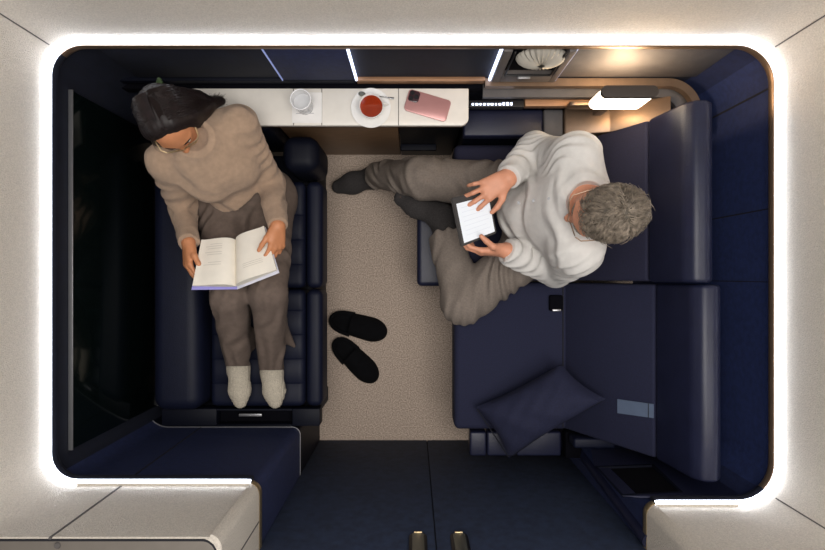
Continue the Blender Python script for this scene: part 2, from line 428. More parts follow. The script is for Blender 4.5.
s0 = at(371, 108.5, cz + .005)
sc = tag(obj('saucer', lathe([(0, 0), (.035, 0), (.040, .003), (.066, .010), (.0665, .0115), (.063, .0115), (.040, .006), (.033, .0045), (0, .0045)], (s0.x, s0.y, cz + .0003), 56), M['porcelain']), 'round white porcelain saucer on the console under the teacup', 'saucer')
c0 = at(371.5, 105, cz + .05)
cu = tag(obj('teacup', lathe([(0, 0), (.021, 0), (.023, .003), (.036, .022), (.0405, .050), (.0395, .051), (.0378, .049), (.034, .024), (.02, .006), (0, .005)], (c0.x - .001, c0.y - .003, cz + .0053), 48), M['porcelain']), 'white teacup filled with red tea on the saucer', 'cup')
obj('tea', lathe([(0, .041), (.0370, .041), (.0368, .038), (0, .036)], (c0.x - .001, c0.y - .003, cz + .0053), 48), M['tea'], cu)
ha = [(c0.x + .036 + .016 * math.sin(t * math.pi), c0.y - .003 + .010, cz + .018 + .028 * t) for t in [i / 8 for i in range(9)]]
obj('cup_handle', tube(ha, .003, 8), M['porcelain'], cu)
# spoon: bowl rests on saucer rim at left, handle reaches right behind the cup
sp = bmesh.new()
pa, pb = at(366, 95.5, cz + .018), at(394, 98.5, cz + .022)
tube([pa, pa.lerp(pb, .3) + Vector((0, .002, .002)), pa.lerp(pb, .7) + Vector((0, .001, .001)), pb], .002, 8, sp, rads=[.002, .0016, .0018, .0036])
o = obj('teaspoon', sp, M['chrome']); tag(o, 'small steel teaspoon lying across the saucer behind the teacup', 'spoon')
bw = bmesh.new(); bmesh.ops.create_uvsphere(bw, u_segments=16, v_segments=10, radius=1)
for v in bw.verts: v.co = Vector((v.co.x * .0125, v.co.y * .0085, (v.co.z if v.co.z < 0 else v.co.z * .25) * .004))
bw.transform(Matrix.Translation(at(362, 94, cz + .018)) @ Matrix.Rotation(math.radians(-15), 4, 'Z'))
obj('spoon_bowl', bw, M['gunmetal'], o)

# phone
pc = at(427.5, 106, cz)
ang = math.radians(-16.5)
def local(mx): return Matrix.Translation(pc) @ Matrix.Rotation(ang, 4, 'Z') @ Matrix.Translation(mx)
ph = prism(rrect(0, 0, .1475, .0735, .012), 'z', .0005, .0085, .002, 2); ph.transform(local((0, 0, 0)))
pho = tag(obj('smartphone', ph, M['phone']), 'rose pink smartphone lying face down at the right end of the console', 'phone')
cb = prism(rrect(-.0515, .0155, .036, .038, .009), 'z', .0085, .0105, .001, 2); cb.transform(local((0, 0, 0)))
cbo = obj('camera_bump', cb, M['phonecam'], pho)
for lx, ly in ((-.0595, .0245), (-.0595, .0065), (-.0435, .0155)):
    ln = lathe([(0, .0012), (.0055, .0012), (.0065, .0022), (.0072, .0015), (.0072, 0)], (0, 0, 0), 20); ln.transform(local((lx, ly, .0105)))
    obj('lens', ln, M['black'], cbo)

# armrest console next to the man's seat
arm = thing('armrest_cabinet', 'grey topped low armrest cabinet between the console and the right wall seat', 'armrest', (.4, .56, 0))
obj('armrest_body', box((.192, .515, .0), (.60, .60, .50), .006), M['leather2'], arm)
obj('armrest_lid', box((.185, .505, .501), (.475, .603, .55), .008), M['leather'], arm)
obj('armrest_panel', box((.478, .505, .501), (.548, .603, .55), .006), M['wallgrey'], arm)
obj('end_plate', prism([(.551, .501), (.551, .56), (.70, .60), (.87, .70), (.87, .501)], 'y', .507, .603, .004, 2), M['bronze'], arm)
obj('low_shelf', box((.195, .502, .26), (.42, .514, .30), .004), M['leather2'], arm)

# television on the left wall
tv = thing('television', 'large black wall screen with thin silver edges on the left wall', 'television', (-1.0, .0, .37))
obj('screen', box((-1.017, -.515, .372), (-1.006, .545, .922), .002, 2), M['screen'], tv)
bm = bmesh.new(); box((-1.017, -.518, .922), (-1.0035, .548, .926), .001, 2, bm); obj('top_edge', bm, M['silver'], tv)
bm = bmesh.new(); box((-1.017, -.518, .370), (-1.005, .548, .3735), .001, 2, bm); obj('bottom_edge', bm, M['silver'], tv)

# ------------------------------------------------------------------ seats
def cushion(lo, hi, bev=.03, seg=5, grooves=(), axis=1, depth=.0026, width=.0035):
    t = box(lo, hi, bev, seg)
    for g in grooves:
        for off in (-width, -width * .4, 0, width * .4, width):
            co = [0, 0, 0]; no = [0, 0, 0]; co[axis] = g + off; no[axis] = 1
            bmesh.ops.bisect_plane(t, geom=t.verts[:] + t.edges[:] + t.faces[:], plane_co=co, plane_no=no)
        for v in t.verts:
            d = abs(v.co[axis] - g)
            if d < width * .99 and v.co.z > hi[2] - bev * 1.01: v.co.z -= depth * (1 - d / width)
    return t

# left seat, turned into a couch
ls = thing('airline_seat', 'navy quilted couch seat along the left wall under the woman', 'seat', (-.58, 0, 0))
obj('seat_cushion', cushion((-.775, -.050, .30), (-.412, .36, .45), .025, 5, [.04, .135, .23], 1), M['leatherL'], ls)
obj('foot_cushion', cushion((-.775, -.505, .30), (-.412, -.055, .45), .025, 5, [-.135, -.228, -.321, -.414], 1), M['leatherL'], ls)
for ya, yb in ((-.050, .36), (-.505, -.055)):
    obj('edge_roll', box((-.409, ya, .30), (-.345, yb, .449), .026, 6), M['leatherL'], ls)
obj('side_bolster', box((-.965, -.505, .28), (-.782, .49, .53), .05, 6), M['leatherL'], ls)
obj('back_cushion', box((-.775, .505, .32), (-.50, .565, .64), .02, 4), M['leather2'], ls)
obj('arm_cushion', box((-.468, .37, .33), (-.335, .50, .60), .045, 6), M['leather2'], ls)
obj('seat_base', box((-.96, -.50, .0), (-.399, .49, .295), .01), M['leather2'], ls)

fw = thing('footwell_ledge', 'dark ledge with a sunken tray at the foot end of the left couch', 'ledge', (-.6, -.55, 0))
lb = bmesh.new()
x0, x1, y0, y1 = at(216, 0, .45).x, at(292, 0, .45).x, at(0, 425, .45).y, at(0, 411, .45).y
box((-.96, -.578, .38), (x0, -.512, .446), .003, 2, lb); box((x1, -.578, .38), (-.355, -.512, .446), .003, 2, lb)
box((x0, y1, .38), (x1, -.512, .446), .001, 1, lb); box((x0, -.578, .38), (x1, y0, .446), .003, 2, lb)
obj('ledge_body', lb, M['leather2'], fw)
obj('tray_recess', box((x0, y0, .36), (x1, y1, .40), .002), M['blackgap'], fw)
obj('silver_clip', box((at(239, 0, .44).x, at(0, 416.3, .44).y, .436), (at(262, 0, .44).x, at(0, 413.5, .44).y, .444), .002), M['silver'], fw)
obj('ledge_leg', box((-.95, -.58, 0), (-.39, -.515, .36), .004), M['wallnavyshade'], fw)

def right_seat(name, label, y0, y1, dx, mcush):
    s = thing(name, label, 'seat', (.5, (y0 + y1) / 2, 0), 'wide navy seats on the right side')
    obj('seat_cushion', box((.160, y0, .31), (.598, y1, .45), .022, 5), M[mcush], s)
    back = prism([(.578, .435), (.776 + dx, .780), (.855 + dx, .74), (.70, .37), (.605, .37)], 'y', y0 + .002, y1 - .002, .010, 3)
    obj('backrest', back, M[mcush], s)
    head = prism([(.777 + dx, .786), (.805 + dx, .955), (.825 + dx, .985), (.862 + dx, .99), (.888 + dx, .965), (.915 + dx, .70), (.862 + dx, .745)], 'y', y0, y1, .012, 4)
    obj('headrest', head, M['leather'], s)
    obj('back_shell', prism([(.72, .30), (.875 + dx, .69), (.90 + dx, .72), (.925 + dx, .70), (.935, .30)], 'y', y0 + .012, y1 - .012, .008, 3), M['leather2'], s)
    obj('seat_base', box((.20, y0 + .01, .0), (.90, y1 - .01, .30), .01), M['leather2'], s)
    return s
sm = right_seat('wide_seat', 'navy wide seat at upper right that the reading man sits in', -.022, .500, -.022, 'plumfab')
obj('leg_rest', box((.018, -.045, .20), (.157, .42, .352), .02, 5), M['leather'], sm)
se = right_seat('wide_seat', 'empty navy wide seat at lower right holding a loose pillow', -.592, -.028, .002, 'navyfab')
sr = bmesh.new()
obj('cushion_seam', box((.5725, -.58, .449), (.576, -.04, .4535), .001, 1), M['seam'], se)
for xa, xb in ((.222, .286), (.289, .40), (.403, .575)):
    obj('side_rail', box((xa, -.70, .36), (xb, -.607, .425), .008, 3), M['leather'], se)
# backrest tag strip (printed cloth label on the seat back)
def on_back(px, py, dx):
    # point on the inclined backrest plane x = .578 + (z-.435)*slope
    sl = (.198 + dx) / .345
    a = (px - 412.5) / F
    z = (a * CAMZ - .578 + .435 * sl) / (sl + a)
    return at(px, py, z)
bt = bmesh.new()
q = [on_back(618, 399, .002), on_back(654, 404, .002), on_back(654, 418, .002), on_back(618, 413, .002)]
nb = (q[1] - q[0]).cross(q[3] - q[0]).normalized()
if nb.z < 0: nb = -nb
va = [bt.verts.new(p + nb * .0035) for p in q]; vb = [bt.verts.new(p + nb * .0005) for p in q]
bt.faces.new(va); bt.faces.new(vb[::-1])
for i in range(4): bt.faces.new([va[i], va[(i + 1) % 4], vb[(i + 1) % 4], vb[i]])
tg = obj('label_strap', bt, M['strap'], se, False)
bt = bmesh.new()
q2 = [q[0].lerp(q[1], .86), q[0].lerp(q[1], .885), q[3].lerp(q[2], .885), q[3].lerp(q[2], .86)]
bt.faces.new([bt.verts.new(p + nb * .004) for p in q2])
obj('stitch_line', bt, M['seam'], tg, False)

# seat belt buckle / small remote on the seat
rb = at(555.5, 303, .455)
rm_ = tag(obj('seat_remote', box((rb.x - .026, rb.y - .030, .4505), (rb.x + .026, rb.y + .030, .470), .007, 4), M['blackgap']), 'small black remote with silver tip on the seat behind the man', 'remote')
obj('silver_tip', box((rb.x - .016, rb.y - .031, .462), (rb.x + .018, rb.y - .022, .472), .003, 3), M['silver'], rm_)

# pocket tray in the lower right wall
pk = thing('wall_tray', 'black sunken tray with navy surround in the lower right corner by the door', 'tray', (.74, -.63, .6))
yw = -.629
def onw(px, py, y):
    d = (y * -550.0) / (py - 275); return at(px, py, CAMZ - d)
def frame(A, O, m, nm, dep):
    bm = bmesh.new(); dn = Vector((0, -dep, 0))
    va = [bm.verts.new(p) for p in A]; vo = [bm.verts.new(p) for p in O]; vb = [bm.verts.new(p + dn) for p in A]
    for i in range(4):
        j = (i + 1) % 4
        bm.faces.new([vo[i], vo[j], va[j], va[i]]); bm.faces.new([va[i], va[j], vb[j], vb[i]])
    return obj(nm, bm, M[m], pk, False)
A = [onw(598, 467, yw), onw(652, 465, yw), onw(679, 491, yw), onw(623, 494, yw)]
mid_ = sum(A, Vector()) / 4
B = [p + (p - mid_) * .10 for p in A]; 
frame(A, B, 'leather2', 'tray_rim', .009)
bm = bmesh.new(); bm.faces.new([bm.verts.new(p + Vector((0, -.007, 0))) for p in A]); obj('sunken_tray', bm, M['blackgap'], pk, False)
O = [Vector((.648, -.634, .55)), Vector((.96, -.634, .55)), Vector((.96, -.634, .985)), Vector((.648, -.634, .985))]
bm = bmesh.new(); va = [bm.verts.new(p) for p in B]; vo = [bm.verts.new(p) for p in O]
for i in range(4): bm.faces.new([vo[i], vo[(i + 1) % 4], va[(i + 1) % 4], va[i]])
obj('surround', bm, M['leather'], pk, False)
obj('rounded_edge', tube([(.662, -.690, .38), (.662, -.700, .50), (.662, -.7205, .75), (.662, -.742, 1.019)], .022, 18), M['leather'], pk)
obj('front_flap', box((.590, -.633, .47), (.74, -.597, .545), .008, 3), M['leatherL'], pk)
obj('dark_slot', box((.585, -.70, .40), (.645, -.60, .45), .004, 2), M['blackgap'], pk)

# pillow
def pillow_mesh(c00, c10, c11, c01, th, n=22):
    bm = bmesh.new(); N_ = ((c10 - c00).cross(c01 - c00)).normalized()
    if N_.z < 0: N_ = -N_
    sides = []
    for s in (1, -1):
        g = []
        for j in range(n + 1):
            row = []
            for i in range(n + 1):
                u, v = i / n, j / n
                pin = .035
                uu = u + pin * math.sin(math.pi * v) * (1 - 2 * u) ; vv = v + pin * math.sin(math.pi * u) * (1 - 2 * v)
                p = c00.lerp(c10, uu).lerp(c01.lerp(c11, uu), vv)
                hgt = (max(0, 1 - (2 * u - 1) ** 2) * max(0, 1 - (2 * v - 1) ** 2)) ** .42
                wr = .006 * math.sin(u * 23 + v * 7) * math.sin(v * 15 + 2) * hgt
                row.append(bm.verts.new(p + N_ * s * (th / 2 * hgt) + N_ * wr))
            g.append(row)
        for j in range(n):
            for i in range(n): bm.faces.new([g[j][i], g[j][i + 1], g[j + 1][i + 1], g[j + 1][i]])
    bmesh.ops.remove_doubles(bm, verts=bm.verts[:], dist=.0006)
    return bm
pc00, pc10, pc11, pc01 = at(476, 407, .505), at(561, 364, .575), at(606, 399, .655), at(509, 458, .525)
pl = obj('pillow', pillow_mesh(pc00, pc10, pc11, pc01, .14), M['navyfab'])
tag(pl, 'navy rectangular pillow lying askew on the empty lower right seat', 'pillow')
obj('piping', tube([pc00.lerp(pc01, t) for t in (.04, .3, .7, .96)] + [pc01.lerp(pc11, t) + Vector((0, .01 * math.sin(math.pi * t), 0)) for t in (.04, .3, .5, .7, .96)], .0022, 6), M['leather2'], pl)

# slippers
def slipper(name, label, pa, pb, w):
    a, b = at(*pa, .02), at(*pb, .02); a.z = b.z = 0
    L = (b - a).length; ang = math.atan2(b.y - a.y, b.x - a.x); mx = Matrix.Translation((a + b) / 2) @ Matrix.Rotation(ang, 4, 'Z')
    def width(t):   # t 0 heel .. 1 toe
        base = .80 + .20 * math.sin(min(1, max(0, (t - .15) / .6)) * math.pi / 2)
        e = min(1, max(0, t / .22)); f_ = min(1, max(0, (1 - t) / .30))
        return w / 2 * base * math.sqrt(max(0.0, 1 - (1 - e) ** 2)) * math.sqrt(max(0.0, 1 - (1 - f_) ** 2))
    n = 28
    def outline(k=1.0): 
        ts = [.5 - .5 * math.cos(math.pi * i / n) for i in range(n + 1)]
        return [((t - .5) * L * k, width(t) * k) for t in ts] + [((t - .5) * L * k, -width(t) * k) for t in ts[-2:0:-1]]
    t_ = prism(outline(), 'z', .0, .018, .004, 2); t_.transform(mx)
    s = obj(name, t_, M['slipper']); tag(s, label, 'slipper', 'pair of black slippers on the carpet')
    # closed upper over the toe, low rim round the heel
    bm = bmesh.new(); rows = []
    for i in range(17):
        t = .36 + .635 * (1 - (1 - i / 16) ** 1.5); hh = .056 * math.sqrt(max(0, 1 - max(0, (t - .55) / .45) ** 2)) * (.85 + .15 * min(1, (t - .36) / .2)); ww = width(t) * .99
        rows.append([bm.verts.new(((t - .5) * L, ww * math.cos(math.pi * j / 14), .016 + hh * math.sin(math.pi * j / 14))) for j in range(15)])
    for A_, B_ in zip(rows, rows[1:]):
        for j in range(14): bm.faces.new([A_[j], A_[j + 1], B_[j + 1], B_[j]])
    bm.transform(mx); obj('upper', bm, M['slipper'], s)
    pts = outline(.96); heel = [p for p in pts if p[0] < -.10 * L]
    heel.sort(key=lambda p: math.atan2(p[1], -(p[0] + .1 * L)))
    tb = tube([(p[0], p[1], .026) for p in heel], .009, 8); tb.transform(mx); obj('heel_rim', tb, M['slipper'], s)
    return s
slipper('slipper', 'black closed toe slipper nearer the seats, toe pointing right', (330, 318.5), (387, 334), .112)
slipper('slipper', 'black closed toe slipper angled down right, lower one of the pair', (335, 340), (376.5, 381), .108)

# ------------------------------------------------------------------ implicit surfaces for the people
class SDF:
    def __init__(s, lo, hi, h):
        s.lo = np.array(lo, np.float32); s.h = h
        s.n = tuple(int(math.ceil((hi[i] - lo[i]) / h)) + 1 for i in range(3))
        s.D = np.ones(s.n, np.float32)
    def region(s, lo, hi, pad):
        a = np.clip(np.floor((np.array(lo) - pad - s.lo) / s.h).astype(int), 0, np.array(s.n) - 1)
        b = np.clip(np.ceil((np.array(hi) + pad - s.lo) / s.h).astype(int) + 1, 1, np.array(s.n))
        if np.any(b - a < 1): return None, None
        sl = tuple(slice(int(a[i]), int(b[i])) for i in range(3))
        ax = [(np.arange(a[i], b[i]) * s.h + s.lo[i]).astype(np.float32) for i in range(3)]
        return sl, (ax[0][:, None, None], ax[1][None, :, None], ax[2][None, None, :])
    def put(s, sl, d, k, mode):
        a = s.D[sl]
        if mode == 'sub':
            d = -d
            if k <= 0: s.D[sl] = np.maximum(a, d); return
            h = np.clip(.5 - .5 * (a - d) / k, 0, 1)      # toward d when d>a
            s.D[sl] = a * (1 - h) + d * h + k * h * (1 - h); return
        if k <= 0: s.D[sl] = np.minimum(a, d); return
        h = np.clip(.5 + .5 * (a - d) / k, 0, 1)
        s.D[sl] = a * (1 - h) + d * h - k * h * (1 - h)
    def cone(s, a, b, ra, rb, k=.02, flat=None, fold=None, capa=False, capb=False, mode='add'):
        a = np.array(a, np.float32); b = np.array(b, np.float32); R = max(ra, rb)
        sl, p = s.region(np.minimum(a, b), np.maximum(a, b), R + k + .015)
        if sl is None: return
        ab = b - a; L2 = float(ab @ ab) + 1e-9
        q = [p[i] - a[i] for i in range(3)]
        traw = (q[0] * ab[0] + q[1] * ab[1] + q[2] * ab[2]) / L2
        t = np.clip(traw, 0, 1)
        v = [q[i] - t * ab[i] for i in range(3)]
        if flat is not None:
            u = np.array(flat[0], np.float32); u = u / np.linalg.norm(u); f_ = flat[1]
            c = v[0] * u[0] + v[1] * u[1] + v[2] * u[2]
            v = [v[i] + (f_ - 1) * c * u[i] for i in range(3)]
        d = np.sqrt(v[0] ** 2 + v[1] ** 2 + v[2] ** 2) - (ra + (rb - ra) * t)
        if flat is not None and flat[1] > 1: d = d / (1 + (flat[1] - 1) * .5)
        L = math.sqrt(L2)
        if capa: d = np.maximum(d, -traw * L)
        if capb: d = np.maximum(d, (traw - 1) * L)
        if fold is not None: d = d + fold(p, t)
        s.put(sl, d, k, mode)
    def ell(s, c, r, axes=None, k=.02, mode='add', fold=None):
        c = np.array(c, np.float32); r = np.array(r, np.float32); R = float(r.max())
        sl, p = s.region(c, c, R + k + .012)
        if sl is None: return
        q = [p[i] - c[i] for i in range(3)]
        A = np.eye(3, dtype=np.float32) if axes is None else np.array(axes, np.float32)
        w = [(q[0] * A[i][0] + q[1] * A[i][1] + q[2] * A[i][2]) for i in range(3)]
        k0 = np.sqrt(sum((w[i] / r[i]) ** 2 for i in range(3))); k1 = np.sqrt(sum((w[i] / r[i] ** 2) ** 2 for i in range(3))) + 1e-6
        d = k0 * (k0 - 1) / k1
        if fold is not None: d = d + fold(p, None)
        s.put(sl, d, k, mode)
    def plane(s, c, n, lo=None, hi=None):
        """cut away everything on the +n side (optionally only inside a box)"""
        n = np.array(n, np.float32); n = n / np.linalg.norm(n)
        lo = s.lo if lo is None else lo
        hi = s.lo + (np.array(s.n) - 1) * s.h if hi is None else hi
        sl, p = s.region(lo, hi, 0)
        d = (p[0] - c[0]) * n[0] + (p[1] - c[1]) * n[1] + (p[2] - c[2]) * n[2]
        s.D[sl] = np.maximum(s.D[sl], d)
    def mesh(s, name, m, parent=None, smooth=2):
        D = s.D; S = D < 0
        c = np.zeros(tuple(x - 1 for x in s.n), np.uint8)
        for i in (0, 1):
            for j in (0, 1):
                for k in (0, 1): c += S[i:S.shape[0] - 1 + i, j:S.shape[1] - 1 + j, k:S.shape[2] - 1 + k]
        act = (c > 0) & (c < 8); idx = np.argwhere(act); del c
        nb = np.array(act.shape); flat = (idx[:, 0] * nb[1] + idx[:, 1]) * nb[2] + idx[:, 2]
        pos = np.zeros((len(idx), 3)); cnt = np.zeros(len(idx))
        cor = [(i, j, k) for i in (0, 1) for j in (0, 1) for k in (0, 1)]
        val = {q: D[idx[:, 0] + q[0], idx[:, 1] + q[1], idx[:, 2] + q[2]] for q in cor}
        for q in cor:
            for ax in range(3):
                if q[ax] == 0:
                    r = list(q); r[ax] = 1; r = tuple(r)
                    a, b = val[q], val[r]; m_ = (a < 0) != (b < 0)
                    t = np.where(m_, a / np.where(m_, a - b, 1), 0)
                    e = np.tile(np.array(q, float), (len(idx), 1)); e[:, ax] += t
                    pos[m_] += e[m_]; cnt[m_] += 1
        V = (idx + pos / cnt[:, None]) * s.h + s.lo
        def look(ii): 
            f_ = (ii[:, 0] * nb[1] + ii[:, 1]) * nb[2] + ii[:, 2]
            return np.searchsorted(flat, f_)
        faces = []
        for ax in range(3):
            sa = [slice(1, -1)] * 3; sb = [slice(1, -1)] * 3
            sa[ax] = slice(0, -1); sb[ax] = slice(1, None)
            A_, B_ = S[tuple(sa)], S[tuple(sb)]
            e = np.argwhere(A_ != B_); off = np.array([1, 1, 1]); off[ax] = 0
            inside = A_[e[:, 0], e[:, 1], e[:, 2]]; e = e + off
            u, v = [(1, 2), (2, 0), (0, 1)][ax]
            def sh(du, dv):
                r = e.copy(); r[:, u] -= du; r[:, v] -= dv; return look(r)
            q = np.stack([sh(1, 1), sh(0, 1), sh(0, 0), sh(1, 0)], 1)
            q[~inside] = q[~inside][:, ::-1]
            faces.append(q)
        Fq = np.concatenate(faces)
        for _ in range(smooth):
            acc = np.zeros_like(V); n_ = np.zeros(len(V))
            for a_, b_ in ((0, 1), (1, 2), (2, 3), (3, 0)):
                np.add.at(acc, Fq[:, a_], V[Fq[:, b_]]); np.add.at(n_, Fq[:, a_], 1)
                np.add.at(acc, Fq[:, b_], V[Fq[:, a_]]); np.add.at(n_, Fq[:, b_], 1)
            V = V * .5 + .5 * acc / np.maximum(n_, 1)[:, None]
        me = bpy.data.meshes.new(name)
        me.vertices.add(len(V)); me.vertices.foreach_set('co', V.astype(np.float32).ravel())
        me.loops.add(len(Fq) * 4); me.loops.foreach_set('vertex_index', Fq.astype(np.int32).ravel())
        me.polygons.add(len(Fq)); me.polygons.foreach_set('loop_start', np.arange(0, len(Fq) * 4, 4, dtype=np.int32))
        me.polygons.foreach_set('use_smooth', np.ones(len(Fq), bool))
        me.update(calc_edges=True); me.validate()
        return link(name, me, m, parent)

def folds(amp, dirv, lam, seed=0.0, warp=1.6):
    u = np.array(dirv, float); u /= np.linalg.norm(u)
    def f_(p, t):
        x, y, z = p
        w = np.sin(x * 31 + y * 17 + seed) + np.sin(y * 27 - z * 21 + seed * 2.3) + .6 * np.sin(z * 43 + x * 19 + seed * .7)
        q = (x * u[0] + y * u[1] + z * u[2]) * (2 * math.pi / lam)
        e = .5 + .5 * np.sin(x * 21 - y * 15 + z * 18 + seed * 1.7)
        sN = np.sin(q + warp * w)
        return (amp * (sN - .4) * e).astype(np.float32)
    return f_

def V3(*a): return np.array(a, float)
def nrm(v): v = np.array(v, float); return v / np.linalg.norm(v)

def hand(g, wrist, d, n, right, curl, sc=1.0, spread=1.0, thumb=((.62, .72, .05), (.82, .42, -.1), (.95, .2, -.15)), fore=None, thick=1.0, k=.006):
    """palm with four separate fingers and a side thumb; d along the hand, n out of its back"""
    d = nrm(d); n = nrm(np.array(n, float) - np.dot(n, d) * d)
    s = np.cross(n, d) * (1 if right else -1)
    W = np.array(wrist, float); T = thick
    kn = [(.086, .028), (.090, .0085), (.085, -.0115), (.076, -.0300)]
    ln = [(.043, .026, .021), (.047, .030, .022), (.043, .028, .021), (.034, .021, .019)]
    K = []
    for i, (a, b) in enumerate(kn):
        kp = W + (d * a + s * b + n * (.003 if i in (1, 2) else 0)) * sc; K.append(kp)
        g.cone(W + s * b * .42 * sc, kp, .0175 * sc * T, .0115 * sc * T, .014 * sc, flat=(n, 1.12))
    g.ell(W + (d * .035 - n * .006 + s * .018) * sc, (.017 * sc, .026 * sc, .015 * sc), (s, d, n), .014)
    g.ell(W + (d * .040 - n * .006 - s * .020) * sc, (.013 * sc, .028 * sc, .013 * sc), (s, d, n), .014)
    for i in range(4):
        p = K[i]; ang = 0
        sp = np.radians((6, 1.5, -3, -8)[i] * spread)
        base = d * math.cos(sp) + s * math.sin(sp)
        c = curl[i]
        rr = (.0090, .0092, .0088, .0078)[i] * sc * T
        for j in range(3):
            ang += math.radians(c[j])
            dr = base * math.cos(ang) - n * math.sin(ang)
            q = p + dr * ln[i][j] * sc
            g.cone(p, q, rr * (1 - .09 * j), rr * (1 - .09 * (j + 1)), .0035 if j else .007)
            p = q
    p = W + (d * .022 + s * .020 - n * .006) * sc
    for j, (l, r0, r1) in enumerate(((.042, .0145, .0115), (.032, .0112, .0098), (.025, .0098, .0080))):
        t = thumb[j]; dr = nrm(d * t[0] + s * t[1] + n * t[2])
        q = p + dr * l * sc; g.cone(p, q, r0 * sc, r1 * sc, .010 if j == 0 else .004); p = q
    if fore is not None: g.cone(fore, W, .033 * sc, .024 * sc, .015)

def head(g, c, f, u, sc=1.0, male=False):
    """sculpted head; returns local->world function"""
    f = nrm(f); u = nrm(np.array(u, float) - np.dot(u, f) * f); l = np.cross(u, f)
    c = np.array(c, float); A = (l, f, u)
    def L(x, y, z): return c + (l * x + f * y + u * z) * sc
    def E(p, r, k=.015, mode='add'): g.ell(L(*p), tuple(np.array(r) * sc), A, k, mode)
    E((0, -.014, .030), (.073, .094, .082), .02)
    E((0, .030, .018), (.064, .062, .070), .03)
    g.cone(L(0, .035, -.01), L(0, .058, -.082), .056 * sc, .027 * sc, .03)
    for sx in (-1, 1):
        g.cone(L(sx * .052, .005, -.035), L(sx * .018, .060, -.086), .026 * sc, .018 * sc, .025)   # jaw
        E((sx * .040, .062, -.018), (.022, .018, .018), .02)                    # cheekbone
        E((sx * .031, .092, .012), (.017, .012, .011), .006, 'sub')             # eye socket
        E((sx * .031, .078, .011), (.0125, .0125, .0125), .004)                 # lid over the eye
        g.cone(L(sx * .012, .086, .030), L(sx * .048, .074, .030), .009 * sc, .007 * sc, .012)     # brow
        E((sx * .076, -.006, -.002), (.008, .021, .031), .008)                  # ear
        E((sx * .081, .000, .004), (.005, .011, .016), .004, 'sub')
        E((sx * .011, .098, -.030), (.009, .010, .008), .006)                   # nostril wing
    g.cone(L(0, .084, .020), L(0, .112, -.024), .0085 * sc, .0125 * sc, .010)   # nose
    E((0, .086, -.053), (.022, .012, .006), .006); E((0, .084, -.063), (.018, .012, .007), .006)   # lips
    E((0, .078, -.090), (.018, .016, .013), .015)                               # chin
    return L, A

def face_parts(L, A, root, m_brow, sc=1.0):
    l, f, u = A
    for sx in (-1, 1):
        bm = bmesh.new()
        path = [L(sx * (.014 + .012 * i), .0985 - .0016 * i * i, .031 + .003 * math.sin(i / 3 * 3.1)) for i in range(4)]
        tube(path, .003 * sc, 6, bm, rads=[.0014, .0022, .002, .001]); obj('eyebrow', bm, m_brow, root)
        e = bmesh.new(); bmesh.ops.create_uvsphere(e, u_segments=16, v_segments=10, radius=.0118 * sc)
        e.transform(Matrix.Translation(Vector(L(sx * .031, .0815, .0085)))); ey = obj('eye', e, M['eyewhite'], root)
        e = bmesh.new(); bmesh.ops.create_uvsphere(e, u_segments=12, v_segments=8, radius=.0052 * sc)
        e.transform(Matrix.Translation(Vector(L(sx * .031, .0895, .0045)))); obj('iris', e, M['iris'], ey)
    bm = bmesh.new()
    tube([L(-.020, .0885, -.058), L(-.010, .0965, -.0555), L(0, .0985, -.0565), L(.010, .0965, -.0555), L(.020, .0885, -.058)], .004, 8, bm, rads=[.0015, .0048, .0052, .0048, .0015])
    obj('lips', bm, M['lips'], root)

def glasses(L, root, m, sc=1.0, rad=.022, half=False):
    bm = bmesh.new()
    for sx in (-1, 1):
        ring = [L(sx * .033 + rad * 1.12 * math.cos(a), .110 - .18 * abs(sx * .033 + rad * math.cos(a)), .004 + rad * .86 * math.sin(a)) for a in [2 * math.pi * i / 28 for i in range(28)]]
        tube(ring, .0016, 6, bm, closed=True)
        tube([L(sx * .058, .100, .010), L(sx * .074, .085, .012), L(sx * .080, .03, .012), L(sx * .079, -.012, .010), L(sx * .077, -.03, -.004)], .0018, 6, bm)
    tube([L(-.010, .108, .008), L(0, .114, .011), L(.010, .108, .008)], .0018, 6, bm)
    return obj('glasses', bm, m, root)

def strands(name, roots, mat_, parent, r=.0011):
    """many tapered hair strands given as point lists -> one mesh"""
    vs, fs = [], []
    for path in roots:
        base = len(vs); n = len(path)
        for i, p in enumerate(path):
            a = path[min(i + 1, n - 1)] - path[max(i - 1, 0)]
            a = a / (np.linalg.norm(a) + 1e-9)
            b = np.cross(a, (.3, .2, .93)); b /= (np.linalg.norm(b) + 1e-9); c = np.cross(a, b)
            rr = r * (1 - .75 * i / (n - 1))
            for k_ in range(3):
                th = 2.094 * k_; vs.append(p + (b * math.cos(th) + c * math.sin(th)) * rr)
        for i in range(n - 1):
            for k_ in range(3):
                k2 = (k_ + 1) % 3
                fs.append((base + i * 3 + k_, base + i * 3 + k2, base + i * 3 + 3 + k2, base + i * 3 + 3 + k_))
    me = bpy.data.meshes.new(name); me.from_pydata([tuple(v) for v in vs], [], fs)
    for p in me.polygons: p.use_smooth = True
    o = link(name, me, mat_, parent); return o

